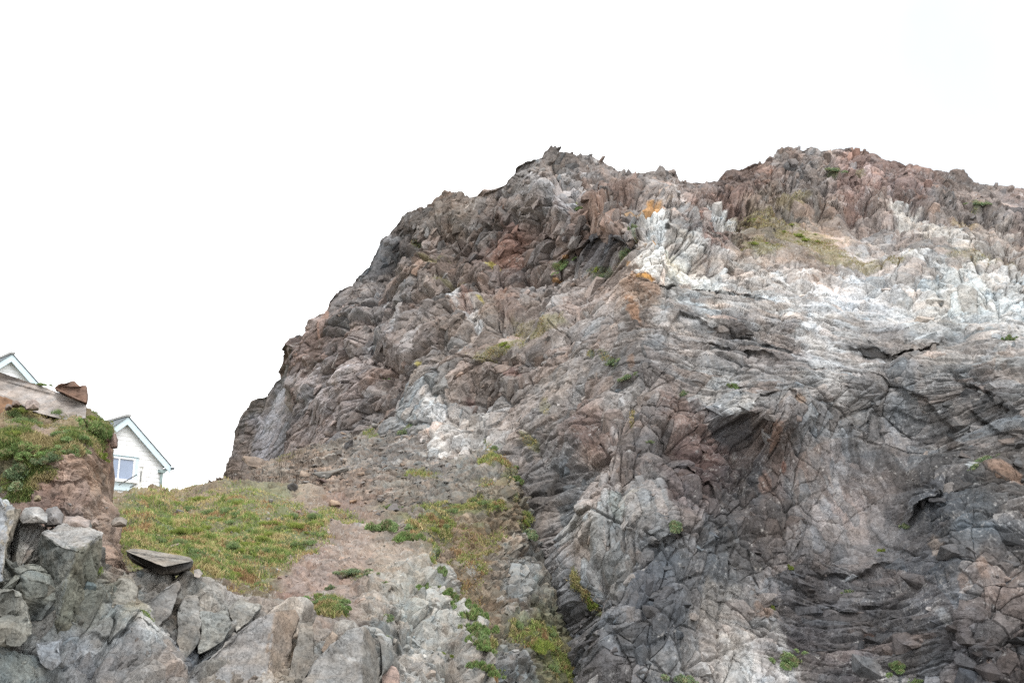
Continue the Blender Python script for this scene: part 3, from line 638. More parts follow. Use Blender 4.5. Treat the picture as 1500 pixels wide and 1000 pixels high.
# the meadow behind the bank on which the cottages stand
def meadow():
    xs = np.linspace(-75, -8, 90); ys = np.linspace(29, 120, 100)
    X, Yy = np.meshgrid(xs, ys)
    r = X / Yy
    hi = 1 - sstep(-.445, -.375, r)
    z = 7.2 + .02 * (Yy - 50) + hi * np.interp(Yy, [29, 45, 60, 120], [-2.2, 2.2, 4.4, 6])
    z = np.where((Yy < 52) & (hi < .5), np.minimum(z, 7.0 - (52 - Yy) * .28), z)
    z = np.where(hi < .5, z - np.maximum(58 - Yy, 0) * .3 - 9 * sstep(-.30, -.24, r), z)
    V = np.stack([X, Yy, z], -1).reshape(-1, 3); V[:, 2] += .25 * fbm((V / 3).astype(F32), 4, 50)
    i = np.arange(9000).reshape(100, 90)
    Fq = np.stack([i[:-1, :-1], i[:-1, 1:], i[1:, 1:], i[1:, :-1]], -1).reshape(-1, 4)
    C = lin((124,124,76))[None] * .6 * (1 + .5 * fbm((V / 2).astype(F32), 4, 52))[:, None]
    tag(mesh_np('meadow', V, Fq, M_SOIL, C, smooth=True), kind='structure')
meadow()

# ================================================================== THE EARTH BANK ON THE LEFT
def earth_relief(V, fx, fy):
    u, v = uv_of(V); w1, w2 = warp(V, 1.2, .25, 121)
    B, ib = octave(u + w1, v + w2, .5, .35, 10, 1.4, 41, .03); C_, ic = octave(u + w1, v + w2, .17, .55, 0, 1.3, 42); D_, _ = octave(u, v, .08, .6, 0, 1.2, 43)
    H = .45 * fbm(V / 2, 4, 41) + B * .5 + C_ * .8 + D_ * .7 + .14 * fbm(V * 1.3, 4, 44) - .28
    return H, (ib, ic), None
EARTH_TOP = [(-60,560),(0,566),(40,570),(80,580),(110,588),(128,592),(140,600),(152,612),(160,626),(165,645),(168,668),(170,700),(174,745),(185,790),(200,830),(220,900),(230,1060)]
EARTH = sheet('earth_bank', M_SOIL, np.arange(-60, 229, .5), EARTH_TOP, 1000, 420,
    [(-60,560,32),(0,566,32),(60,576,31.5),(110,590,31),(140,605,31),(165,640,31),(170,700,30.5),(176,760,30),(190,810,29),(225,1000,27),(0,600,29.5),(80,620,29),(140,640,29.4),(0,700,27.5),(80,720,27.3),(140,740,28),(0,780,26.3),(80,800,26.3),(160,800,27.5),(-60,1060,25),(100,1000,25)],
    [(0,590,150,122,98),(60,592,160,138,112),(100,600,156,136,108),(30,610,150,134,104),(20,630,136,128,96),(60,625,160,136,118),(120,610,150,134,96),(150,630,122,112,84),(60,660,172,140,122),(90,690,174,142,124),(130,680,172,140,120),(150,700,172,142,120),(150,740,170,140,122),(120,720,164,136,124),(60,720,140,114,104),(30,725,138,116,108),(100,750,146,124,116),(160,770,160,134,118),(10,680,120,114,84),(160,660,150,118,100)],
    earth_relief,
    [(20,650,50,34,20,(100,118,74),.8,1),(20,700,34,30,0,(96,114,72),.8,1),(80,650,22,22,20,(110,120,80),.6,.8),(110,630,44,22,25,(112,122,78),.75,1),(140,630,26,28,30,(98,114,66),.85,1),(40,610,60,14,5,(128,128,84),.7,1),(110,650,30,14,30,(104,118,70),.7,.9),(90,600,60,8,15,(166,140,100),.6,.7),(40,590,60,10,10,(156,128,88),.6,.6),(150,640,12,30,0,(142,112,92),.5,.8),(60,690,30,18,0,(118,118,84),.5,.6)],
    [([(40,690),(90,705),(150,700)], .3, 10, 'ledge'),([(60,735),(110,745),(165,760)], .3, 10, 'ledge')], back=(24, 6, .05), tint=.10, cast=(.82, .845, .83))
tag(build(EARTH), kind='structure')

# ================================================================== THE NEAR OUTCROP, LOWER LEFT
def near_relief(V, fx, fy):
    u, v = uv_of(V); w1, w2 = warp(V, 2.2, .5, 131); w3, w4 = warp(V, .6, .10, 135)
    A, ia = octave(u + w1, v + w2, 1.9, .36, 52, 1.6, 51, .06); B, ib = octave(u + w1 + w3, v + w2 + w4, .85, .38, 58, 1.5, 52, .05); C_, ic = octave(u + w3 + w1, v + w4, .36, .34, 30, 1.5, 53, .04); D_, _ = octave(u + w3, v, .13, .4, 20, 1.4, 54)
    return .3 * fbm(V / 3, 3, 51) + A + B * .8 + C_ * .8 + D_ * .8 + .04 * fbm(V * 4, 4, 55, .6) - .95, (ib, ic), None
NEAR_TOP = [(-60,715),(0,728),(20,736),(34,748),(70,756),(100,764),(130,768),(152,778),(165,800),(180,816),(200,822),(240,836),(285,850),(330,868),(380,884),(440,893),(470,930),(500,922),(545,925),(556,945),(561,1000),(564,1060)]
NEAR = sheet('shore_outcrop', M_NEAR, np.arange(-60, 565, .7), NEAR_TOP, 1065, 460,
    [(35,800,21.9),(30,850,21.5),(-60,715,23.5),(0,730,23.5),(60,760,23),(120,770,24),(165,800,25),(200,830,25.5),(280,850,26.5),(350,880,27),(440,895,28),(540,925,27),(50,900,22),(120,900,22.6),(250,930,23.6),(400,960,24.2),(540,1000,24.4),(-60,1060,19.5),(100,1060,20),(300,1060,21.5),(560,1060,23)],
    [(0,740,160,160,158),(20,780,132,132,128),(50,760,160,154,150),(30,820,112,118,116),(60,850,138,142,136),(70,900,120,122,122),(100,800,160,160,156),(130,830,112,114,106),(120,900,118,118,108),(150,900,104,108,110),(20,880,150,146,132),(20,920,142,138,128),(60,960,126,132,138),(30,980,122,130,130),(120,960,136,136,140),(150,870,118,122,112),(170,860,150,144,130),(180,900,150,138,116),(220,880,128,124,120),(250,850,142,136,130),(210,950,146,146,146),(250,980,146,136,130),(280,900,138,132,122),(280,950,118,122,130),(320,900,150,148,142),(340,880,152,146,142),(350,950,138,132,128),(320,990,138,128,118),(430,960,146,132,116),(480,960,140,138,136),(530,950,130,130,128),(510,990,138,132,124),(180,970,134,130,130),(200,830,148,138,130)],
    near_relief, [(70,840,26,30,10,(170,172,160),.5),(85,870,14,30,10,(150,128,122),.4),(150,825,10,14,10,(92,108,62),.8,1),(205,922,12,5,30,(96,112,66),.85,1),(18,905,9,6,0,(86,104,56),.9,1),(140,850,6,14,20,(96,108,70),.6,.6)],
    [([(0,810),(20,850),(10,900)], .5, 6, 'crack'),([(150,960),(200,920),(250,930)], .35, 6, 'ledge'),([(265,1000),(330,940),(400,900)], .5, 6, 'crack'),([(120,935),(190,940),(250,940)], .35, 8, 'ledge')], back=(20, 5, .15), bias=.4, tint=.13, veins=.5, cast=(.83, .845, .835))
rs = np.random.RandomState(15); cand = []
for _ in range(260):
    x, y = rs.uniform(-20, 555), rs.uniform(730, 1005)
    if y > np.interp(x, NEAR.cols, NEAR.yt) + 6: cand.append((at_px(NEAR, x, y), .12 + .75 * rs.beta(1, 3)))
tag(build(NEAR, crag_blocks(NEAR, [c[0] for c in cand], [c[1] for c in cand], lambda x, y: math.radians(32), 8, .2)), kind='structure')

# beach far below the frame, out to the horizon
def beach():
    bm = bmesh.new(); bmesh.ops.create_grid(bm, x_segments=40, y_segments=40, size=3000)
    me = bpy.data.meshes.new('beach'); bm.to_mesh(me); bm.free()
    o = bpy.data.objects.new('beach', me); COL.objects.link(o); o.location = (0, 0, -2.2)
    me.materials.append(plain_material('wet shingle', (.17, .155, .135), .8, .3, .6, .05)); tag(o, kind='structure')
beach()

# ================================================================== LIGHT
SUN_EL, SUN_AZ = 58.0, 160.0        # azimuth clockwise from +Y (the way the camera looks)
sd = Vector((math.sin(math.radians(SUN_AZ)) * math.cos(math.radians(SUN_EL)), math.cos(math.radians(SUN_AZ)) * math.cos(math.radians(SUN_EL)), math.sin(math.radians(SUN_EL))))
sl = bpy.data.lights.new('sun', 'SUN'); sl.energy = 1.3; sl.angle = math.radians(16); sl.color = (1.0, .98, .95)
so = bpy.data.objects.new('sun', sl); COL.objects.link(so); so.rotation_euler = (-sd).to_track_quat('-Z', 'Y').to_euler()
w = bpy.data.worlds.new('World'); scene.world = w; w.use_nodes = True
nt = w.node_tree; nt.nodes.clear(); N = nt.nodes.new; L = nt.links.new
out = N('ShaderNodeOutputWorld'); bg = N('ShaderNodeBackground'); sky = N('ShaderNodeTexSky')
sky.sky_type = 'NISHITA'; sky.sun_disc = False; sky.sun_elevation = math.radians(SUN_EL); sky.sun_rotation = math.radians(SUN_AZ)
sky.air_density = 1.0; sky.dust_density = 3.0
tc = N('ShaderNodeTexCoord'); nz = N('ShaderNodeTexNoise'); nz.inputs['Scale'].default_value = 2.2; nz.inputs['Detail'].default_value = 5; nz.inputs['Distortion'].default_value = .4
L(tc.outputs['Generated'], nz.inputs['Vector'])
# thinner cloud towards the upper right of the view
dt = N('ShaderNodeVectorMath'); dt.operation = 'DOT_PRODUCT'; tv = Vector((.414, .808, .417)).normalized(); dt.inputs[1].default_value = tv
L(tc.outputs['Generated'], dt.inputs[0])
thin = N('ShaderNodeMapRange'); thin.inputs['From Min'].default_value = .90; thin.interpolation_type = 'SMOOTHSTEP'; thin.inputs['From Max'].default_value = 1.0; thin.inputs['To Min'].default_value = 0; thin.inputs['To Max'].default_value = 1; L(dt.outputs['Value'], thin.inputs['Value'])
cloud = N('ShaderNodeMapRange'); cloud.inputs['From Min'].default_value = .35; cloud.inputs['From Max'].default_value = .65; cloud.inputs['To Min'].default_value = .8; cloud.inputs['To Max'].default_value = 1.0; L(nz.outputs['Fac'], cloud.inputs['Value'])
tm = N('ShaderNodeMath'); tm.operation = 'MULTIPLY'; L(thin.outputs[0], tm.inputs[0]); L(cloud.outputs[0], tm.inputs[1])
SKYS = 0.10
mixc = N('ShaderNodeMixRGB'); mixc.inputs[1].default_value = (15.5, 15.6, 15.6, 1); mixc.inputs[2].default_value = (6.55, 6.92, 7.22, 1); L(tm.outputs[0], mixc.inputs[0])
mixs = N('ShaderNodeMixRGB'); mixs.inputs[0].default_value = .90; L(sky.outputs[0], mixs.inputs[1]); L(mixc.outputs[0], mixs.inputs[2])
L(mixs.outputs[0], bg.inputs['Color']); bg.inputs['Strength'].default_value = SKYS; L(bg.outputs[0], out.inputs['Surface'])

# ================================================================== CAMERA AND RENDER
cd = bpy.data.cameras.new('camera'); cd.sensor_width = 36; cd.lens = 36 * FPX / 1500; cd.clip_end = 8000; cd.clip_start = .1
co = bpy.data.objects.new('camera', cd); COL.objects.link(co); co.location = CAM; co.rotation_euler = (math.radians(90) + PITCH, 0, 0); scene.camera = co
scene.render.engine = 'CYCLES'; scene.cycles.max_bounces = 4; scene.cycles.diffuse_bounces = 2; scene.cycles.use_denoising = False
scene.view_settings.view_transform = 'Standard'; scene.view_settings.look = 'None'; scene.view_settings.exposure = 0.6; scene.view_settings.gamma = 1
# ================================================================== THE TWO COTTAGES
def box_np(x0, x1, y0, y1, z0, z1):
    V = np.array([(x, y, z) for z in (z0, z1) for y in (y0, y1) for x in (x0, x1)], float)
    Fq = np.array([(0, 2, 3, 1), (4, 5, 7, 6), (0, 1, 5, 4), (2, 6, 7, 3), (0, 4, 6, 2), (1, 3, 7, 5)])
    return V, Fq
def join(parts):
    V, Fc, off = [], [], 0
    for v, f in parts:
        V.append(np.asarray(v, float)); Fc.append(np.asarray(f) + off); off += len(v)
    return np.concatenate(V), np.concatenate(Fc)
def prism(poly, y0, y1):
    """polygon in x,z of exactly four corners pulled from y0 to y1"""
    a = [(x, y0, z) for x, z in poly]; b = [(x, y1, z) for x, z in poly]
    return np.array(a + b, float), np.array([(0, 1, 2, 3), (7, 6, 5, 4), (0, 4, 5, 1), (1, 5, 6, 2), (2, 6, 7, 3), (3, 7, 4, 0)])
def tube(p0, p1, r, n=10):
    p0, p1 = np.array(p0, float), np.array(p1, float); d = p1 - p0; d /= np.linalg.norm(d)
    a = np.cross(d, [0, 0, 1.0]) if abs(d[2]) < .9 else np.cross(d, [1.0, 0, 0]); a /= np.linalg.norm(a); b = np.cross(d, a)
    ang = np.arange(n) * 2 * math.pi / n
    ring = np.cos(ang)[:, None] * a + np.sin(ang)[:, None] * b
    V = np.concatenate([p0 + ring * r, p1 + ring * r])
    i = np.arange(n); j = (i + 1) % n
    return V, np.stack([i, j, j + n, i + n], -1)
M_WHITE = plain_material('white painted boards', (.86, .87, .88), .55, .05, 3.0)
M_PALE = plain_material('pale blue paint', (.60, .72, .78), .5, .05, 4.0)
M_SLATE = plain_material('dark slate', (.11, .13, .145), .8, .3, 6.0, .02)
M_GREEN = plain_material('weathered green grey paint', (.24, .31, .31), .6, .2, 5.0)
M_CAP = plain_material('mortared ridge tile', (.32, .32, .32), .9, .3, 7.0, .03)
M_GLASS = plain_material('window glass', (.28, .34, .46), .12, .1, 1.0)
M_POST = plain_material('whitewashed wood', (.72, .72, .70), .7, .15, 9.0)
M_IRON = plain_material('grey iron', (.12, .125, .13), .6, .2, 9.0)
M_WOOD = plain_material('weathered timber', (.20, .17, .13), .9, .3, 9.0)

def part(name, VF, mat, parent, smooth=False):
    o = mesh_np(name, VF[0], VF[1], mat, None, None, smooth); o.parent = parent; return o

def cottage(corner, hw, depth, z_ground, z_eave, z_apex, label, windows=()):
    """gable end along local x, facing local -y; corner = world xy of the right hand end of the gable wall"""
    a = math.radians(45.0); wdir = np.array([math.cos(a), math.sin(a)])
    c = np.array(corner) - wdir * hw
    root = empty('cottage', (c[0], c[1], z_ground), a)
    tag(root, label, 'cottage')
    ze, za = z_eave - z_ground, z_apex - z_ground; sl = (za - ze) / hw
    half = lambda z: hw if z <= ze else max(.02, hw - (z - ze) / sl)
    P_, z, hgt = [], 0.0, .235
    while z < za - .06:
        z1 = min(z + hgt, za - .03)
        h0, h1 = half(z), half(z1)
        v, f = prism([(-h0, z), (h0, z), (h1, z1), (-h1, z1)], -.02, .10)
        v[[0, 1], 1] -= .022                                   # the lower edge of each board stands proud
        P_.append((v, f)); z = z1
    P_.append(box_np(-hw, -hw + .12, .1, depth, 0, ze)); P_.append(box_np(hw - .12, hw, .1, depth, 0, ze)); P_.append(box_np(-hw + .12, hw - .12, depth - .12, depth, 0, ze))
    wall = part('wall', join(P_), M_WHITE, root)
    ov, fo, th = .34, .34, .045                                    # eave and gable overhang, roof thickness
    R_ = []
    for s in (-1, 1):
        e = (s * (hw + ov), ze - ov * sl); p = (0, za)
        n = np.array([-sl, -1.0]) if s < 0 else np.array([sl, 1.0])
        R_.append(prism([(e[0], e[1] + .03), p if False else (0, za + .03), (0, za + .03 + th), (e[0], e[1] + .03 + th)] if s < 0 else [(0, za + .03), (e[0], e[1] + .03), (e[0], e[1] + .03 + th), (0, za + .03 + th)], -fo - .05, depth + .3))
    roof = part('roof', join(R_), M_SLATE, root)
    cap = part('ridge_cap', join([box_np(-.13, .13, -fo - .09 + k * .62, -fo - .09 + k * .62 + .6, za + th - .02, za + th + .10) for k in range(int((depth + .7) / .62))]), M_CAP, roof)
    for s in (-1, 1):
        e = (s * (hw + ov), ze - ov * sl); w = .40
        q4 = [(e[0], e[1] - w), (0.0, za - w), (0.0, za + .02), (e[0], e[1] + .02)]
        if s > 0: q4 = [q4[1], q4[0], q4[3], q4[2]]
        part('barge_board', prism(q4, -fo, -fo + .05), M_PALE, root)
        # soffit closing the overhang
        q5 = [(e[0], e[1] - .10), (0.0, za - .10), (0.0, za - .02), (e[0], e[1] - .02)]
        if s > 0: q5 = [q5[1], q5[0], q5[3], q5[2]]
        part('soffit', prism(q5, -fo + .055, -.06), M_PALE, root)
    for s in (-1, 1):
        gx = s * (hw + ov + .06); gz = ze - ov * sl - .05
        part('gutter', join([box_np(gx - .09, gx + .09, -fo - .12, depth + .3, gz - .10, gz + .03)]), M_SLATE, root)
        pipe = part('downpipe', join([tube((s * (hw - .10), -.13, 0), (s * (hw - .10), -.13, gz - .25), .075), tube((s * (hw - .10), -.13, gz - .25), (gx - s * .1, -.2, gz - .06), .07), box_np(s * (hw - .10) - .2, s * (hw - .10) + .16, -.28, -.05, gz - .32, gz - .16)]), M_GREEN, root)
    for (x0, x1, z0, z1) in windows:
        z0 -= z_ground; z1 -= z_ground; y = -.09
        win = part('window', join([box_np(x0 - .30, x0 - .10, y - .04, y + .05, z0 - .12, z1 + .16), box_np(x1 + .10, x1 + .30, y - .04, y + .05, z0 - .12, z1 + .16), box_np(x0 - .0999, x1 + .0999, y - .04, y + .05, z1 + .08, z1 + .16), box_np(x0 - .34, x1 + .34, y - .10, y + .05, z1 + .163, z1 + .21)]), M_PALE, root)
        m = (x0 + x1) / 2; f_ = []
        f_ += [box_np(x0 - .098, x0, y - .07, y + .02, z0 - .08, z1 + .078), box_np(x1, x1 + .098, y - .07, y + .02, z0 - .08, z1 + .078), box_np(x0, x1, y - .07, y + .02, z1, z1 + .078), box_np(x0, x1, y - .07, y + .02, z0 - .08, z0)]
        for t in (.48,):
            xm = x0 + (x1 - x0) * t; f_.append(box_np(xm - .04, xm + .04, y - .068, y + .02, z0, z1))
        part('frame', join(f_), M_WHITE, win)
        part('pane', box_np(x0, x1, y - .012, y + .005, z0, z1), M_GLASS, win)
        part('sill', box_np(x0 - .36, x1 + .36, y - .16, y + .05, z0 - .17, z0 - .122), M_WHITE, win)
        part('lower_panel', box_np(x0 - .1, x1 + .1, y - .02, y + .05, z0 - .62, z0 - .172), M_PALE, win)
    return root

K0 = P(238, 690, 62.0); corner1 = (K0[0], K0[1])
ze = P(240, 676, 62.0)[2]; za = P(177, 612, 60.25)[2]
cottage(corner1, 2.48, 6.5, ze - 3.3, ze, za, 'white weatherboarded cottage with a window, standing on the grass right of the earth bank',
        [(-.95, .64, P(180, 701, 60.2)[2], P(180, 672, 60.2)[2])])
K2 = P(15, 517, 60.0); a72 = math.radians(45)
c2 = (K2[0] + math.cos(a72) * 2.48, K2[1] + math.sin(a72) * 2.48)
cottage(c2, 2.48, 6.5, K2[2] - .15 - (za - ze) - 3.0, K2[2] - .15 - (za - ze), K2[2] - .15, 'white cottage gable with pale blue barge boards, half hidden behind the long grey rock')

hr = empty('handrail', tuple(P(204, 716, 56.0))); tag(hr, 'white gate post with thin grey rails in front of the cottage window', 'handrail')
b0 = np.array(hr.location)
L_ = lambda x, y, Y=56.0: P(x, y, Y) - b0
p0, p1 = L_(204.3, 718), L_(204.6, 684)
part('post', join([box_np(p0[0] - .06, p0[0] + .06, -.06, .06, p0[2], p1[2]), box_np(p0[0] - .09, p0[0] + .09, -.09, .09, p1[2], p1[2] + .05), box_np(p0[0] - .045, p0[0] + .045, -.045, .045, p1[2] + .05, p1[2] + .10)]), M_POST, hr)
part('latch_bar', box_np(p0[0] + .01, p0[0] + .045, -.10, -.061, p1[2] - .75, p1[2] - .2), M_IRON, hr)
part('rail', tube(L_(174, 710), L_(201, 694.5), .028), M_IRON, hr); part('rail', tube(L_(190, 714), L_(199, 709), .028), M_IRON, hr)
sp = P(259, 717, 58.0)
st = mesh_np('stake', *tube((0, 0, -.2), (.03, 0, .38), .016, 8), M_WOOD); st.location = tuple(sp); tag(st, 'thin wooden stake on the skyline right of the cottage', 'stake')

# ================================================================== ROCK SLABS OF THE NEAR OUTCROP, AND OTHER TRACED ROCKS
def traced_rock(name, verts, faces, cols, back, label, cat, amp=.03, maxlen=.09, freq=1.6, seed=1, mat=None, shrink=.9, tint=.12, group=None, setback=0.0):
    """the faces in view traced as picture points with their distance; the rest of the block reaches `back` metres behind them"""
    V = np.array([P(v[0], v[1], v[2] + setback) for v in verts]); n = len(V); org = V.mean(0)
    cnt = {}
    for f in faces:
        for a, b in zip(f, f[1:] + f[:1]): cnt[(a, b)] = cnt.get((a, b), 0) + 1
    bnd = [e for e in cnt if (e[1], e[0]) not in cnt]
    d = (V - CAM); d[:, 2] *= .35; d /= np.linalg.norm(d, axis=1, keepdims=True)
    Bk = org + (V - org) * shrink + d * back
    allV = np.concatenate([V, Bk]); T = []; fc = []
    for k, f in enumerate(faces):
        for i in range(1, len(f) - 1): T.append((f[0], f[i], f[i + 1])); fc.append(k)
    nvis = len(T)
    for a, b in bnd: T += [(b, a, a + n), (b, a + n, b + n)]; fc += [0, 0]
    for k, f in enumerate(faces):
        for i in range(1, len(f) - 1): T.append((f[0] + n, f[i + 1] + n, f[i] + n)); fc.append(0)
    T = np.array(T)
    W, Tt, ids = detailed(allV - org, T, amp=amp, freq=freq, seed=seed, maxlen=maxlen)
    best = np.full(len(W), 1e9); ci = np.zeros(len(W), int)
    for t in range(nvis):
        A, B, Cc = allV[T[t]] - org
        N_ = np.cross(B - A, Cc - A); N_ /= np.linalg.norm(N_) + 1e-9
        dist = np.abs((W - A) @ N_) + .04 * np.linalg.norm(W - (A + B + Cc) / 3, axis=1)
        up = dist < best; best = np.where(up, dist, best); ci = np.where(up, fc[t], ci)
    C = np.array([lin(c) for c in cols])[ci]
    nn = fbm((W * 2.2).astype(F32), 5, seed + 9, .6); tr = RS.normal(0, 1, 256)
    C = C * np.clip(1 + .85 * nn, .4, 1.8)[:, None] * np.exp(tint * tr[ids])[:, None]
    st_ = sstep(.12, .4, fbm((W * 1.1 + 7).astype(F32), 4, seed + 14))[:, None] * .25
    C = C * (1 - st_) + lin((166, 150, 128)) * st_
    lu = C @ np.array([.3, .59, .11]); C = lu[:, None] + (C - lu[:, None]) * .75
    o = mesh_np(name, W, Tt, mat or M_NEAR, C * ALB * np.array([.83, .835, .825])); o.location = tuple(org)
    tag(o, label, cat, group); return o

NR = 'rock slab'
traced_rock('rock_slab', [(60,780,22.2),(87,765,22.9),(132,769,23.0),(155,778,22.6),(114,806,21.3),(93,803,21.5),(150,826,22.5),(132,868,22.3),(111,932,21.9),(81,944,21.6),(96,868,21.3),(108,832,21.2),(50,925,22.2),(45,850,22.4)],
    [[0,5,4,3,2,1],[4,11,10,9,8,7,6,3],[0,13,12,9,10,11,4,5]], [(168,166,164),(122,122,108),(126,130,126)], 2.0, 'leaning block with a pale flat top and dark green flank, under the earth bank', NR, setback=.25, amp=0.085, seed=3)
traced_rock('rock_slab', [(-30,722,21.3),(0,728,21.2),(15,739,21.1),(20,760,21.0),(9,805,20.8),(3,850,20.7),(-30,860,20.7),(31,745,22.2),(20,790,22.0),(9,806,21.9),(5,850,21.8)],
    [[0,6,5,4,3,2,1],[2,3,4,5,10,9,8,7]], [(156,160,166),(158,150,136)], 2.0, 'upright pale grey pillar of rock at the left edge of the picture', NR, setback=.25, amp=0.076, seed=4)
traced_rock('rock_slab', [(-30,858,20.3),(20,860,20.4),(42,880,20.5),(50,928,20.4),(30,947,20.2),(-30,952,20.0)], [[0,5,4,3,2,1]], [(146,146,138)], 1.5, 'tan green rock face with a small green tuft, at the left edge below the pillar', NR, setback=.25, amp=0.114, seed=5)
traced_rock('rock_slab', [(54,941,20.8),(90,936,20.9),(93,968,20.6),(75,984,20.5),(56,972,20.6)], [[0,4,3,2,1]], [(140,146,154)], 1.2, 'small blue grey block low in the left corner, below the leaning block', NR, setback=.25, amp=0.095, seed=6)
traced_rock('rock_slab', [(207,892,23.4),(240,862,24.0),(264,847,24.5),(268,860,24.4),(249,900,23.7),(223,926,23.1),(204,911,23.1)], [[0,6,5,4,3,2,1]], [(126,124,122)], 1.3, 'dark grey smooth slab tilted to the right, below the overhanging flat boulder', NR, setback=.25, amp=0.048, seed=7)
traced_rock('rock_slab', [(160,880,23.3),(182,835,24.2),(200,852,24.1),(203,906,23.2),(196,920,22.9),(170,900,23.0)], [[0,5,4,3,2,1]], [(146,142,132)], 1.3, 'tan cracked block between the leaning block and the dark smooth slab', NR, setback=.25, amp=0.114, seed=8)
traced_rock('rock_slab', [(259,890,24.0),(271,872,24.5),(292,871,24.6),(295,896,24.2),(293,942,23.5),(270,972,23.1),(259,941,23.4)], [[0,6,5,4,3,2,1]], [(136,134,130)], 1.3, 'narrow upright tan block right of the dark smooth slab', NR, setback=.25, amp=0.085, seed=9)
traced_rock('rock_slab', [(294,898,24.2),(333,894,24.7),(343,916,24.5),(330,938,24.0),(291,957,23.6)], [[0,4,3,2,1]], [(144,146,142)], 1.3, 'squared pale grey block above the diagonal crack', NR, setback=.25, amp=0.095, seed=10)
traced_rock('rock_slab', [(335,893,25.3),(350,876,25.9),(384,886,25.9),(372,905,25.3),(346,925,24.8)], [[0,4,3,2,1]], [(154,152,146)], 1.3, 'light grey wedge under the soil, above the great sloping slab', NR, setback=.25, amp=0.095, seed=11)
traced_rock('rock_slab', [(165,962,21.9),(192,937,22.5),(228,934,22.9),(249,940,23.0),(270,967,22.6),(262,1010,22.1),(130,1012,21.3)], [[0,6,5,4,3,2,1]], [(148,142,138)], 1.5, 'broad fissured slab at the bottom edge, left of the great sloping slab', NR, setback=.25, amp=0.114, seed=12)
traced_rock('rock_slab', [(255,1015,22.2),(300,974,22.8),(348,927,23.5),(375,906,24.0),(408,892,24.4),(400,945,23.6),(388,1015,22.6),(432,892,24.9),(440,904,24.9),(432,930,24.5),(412,1015,23.3)],
    [[0,6,5,4,3,2,1],[4,5,6,10,9,8,7]], [(146,142,140),(146,130,116)], 1.6, 'great smooth sloping slab with a rust coloured right side, at the bottom edge', NR, setback=.25, amp=0.042, seed=13, tint=.05)
traced_rock('rock_slab', [(441,910,24.6),(459,909,24.7),(462,966,23.9),(438,1012,23.2),(415,1012,23.1)], [[0,4,3,2,1]], [(138,132,124)], 1.4, 'thin brown wedge standing upright between the great slab and the right hand slab', NR, setback=.25, amp=0.057, seed=14)
traced_rock('rock_slab', [(470,952,25.3),(476,935,25.7),(487,922,26.0),(496,931,25.9),(490,950,25.5),(474,962,25.2)], [[0,5,4,3,2,1]], [(150,132,116)], 1.0, 'small brown pointed rock in the green cleft beside the right hand slab', NR, setback=.25, amp=0.057, seed=15)
traced_rock('rock_slab', [(434,1012,22.6),(462,968,23.3),(507,921,24.2),(534,917,24.5),(530,1012,23.2),(553,936,25.2),(557,1012,24.2)], [[0,4,3,2,1],[3,4,6,5]], [(142,140,138),(132,128,122)], 1.6, 'long grooved grey slab rising to the right, beside the pink boulder', NR, setback=.25, amp=0.057, seed=16, tint=.06)
traced_rock('boulder', [(553,977,25.4),(568,972,25.6),(580,977,25.7),(586,990,25.6),(584,1012,25.3),(552,1012,25.1)], [[0,5,4,3,2,1]], [(160,136,126)], 1.0, 'rounded pink boulder at the bottom edge, right of the grooved slab', 'boulder', amp=.03, seed=17)
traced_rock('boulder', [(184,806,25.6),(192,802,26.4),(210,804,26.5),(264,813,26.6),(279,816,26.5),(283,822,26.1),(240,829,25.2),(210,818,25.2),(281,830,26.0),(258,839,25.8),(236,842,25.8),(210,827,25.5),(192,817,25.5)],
    [[0,7,6,5,4,3,2,1],[0,12,11,10,9,8,5,6,7]], [(150,142,132),(84,80,77)], 2.6, 'flat boulder with a dark underside jutting from the edge of the grass', 'boulder', amp=.02, seed=18, shrink=.95, tint=.05)  # second face colour has the shade under the boulder painted in
traced_rock('boulder', [(283,834,26.2),(292,832,26.5),(298,840,26.3),(292,846,26.0),(284,844,26.0)], [[0,4,3,2,1]], [(160,150,142)], .4, 'small pale block under the right end of the flat boulder', 'boulder', amp=.02, seed=19)
traced_rock('boulder', [(79,567,30.8),(86,561,30.9),(95,562,30.7),(107,557,30.9),(117,566,30.8),(126,565,31.0),(128,577,30.9),(127,590,30.7),(108,582,30.4),(94,575,30.4),(84,571,30.5)],
    [[0,10,9,8,7,6,5,4,3,2,1]], [(136,104,86)], .8, 'reddish brown boulder perched on top of the earth bank, against the sky', 'boulder', amp=.07, seed=20, mat=M_STONE)
traced_rock('rock_slab', [(-60,540,31.2),(0,545,30.9),(15,550,31.0),(40,558,31.0),(70,568,31.0),(108,584,30.8),(128,594,30.8),(126,612,30.3),(100,616,30.1),(60,606,30.1),(30,592,30.1),(12,606,29.9),(-60,616,29.8),(-10,576,30.3)],
    [[0,13,10,9,8,7,6,5,4,3,2,1],[13,12,11,10]], [(160,150,144),(156,116,82)], 2.5, 'long smooth grey rock sloping down along the top of the earth bank', 'rock slab', amp=.03, seed=21, mat=M_STONE, maxlen=.07)
def bank_stone(x, y, w, h, Y, col, label, seed, cat='boulder'):
    traced_rock('boulder', [(x - w * .5, y + h * .2, Y), (x - w * .3, y - h * .4, Y + .08), (x + w * .15, y - h * .5, Y + .08), (x + w * .5, y - h * .1, Y + .05), (x + w * .45, y + h * .45, Y - .1), (x, y + h * .5, Y - .18), (x - w * .4, y + h * .5, Y - .12), (x + w * .05, y, Y - .25)],
        [[7,0,6,5],[7,5,4,3],[7,3,2,1],[7,1,0]], [col] * 4, .6, label, cat, amp=.04, seed=seed, mat=M_STONE)
bank_stone(47, 591, 25, 17, 29.2, (158, 140, 132), 'rounded pink stone in the dry grass under the long smooth rock', 31)
bank_stone(23, 590, 12, 8, 29.2, (150, 126, 112), 'small brown stone in the hollow left of the rounded pink stone', 32)
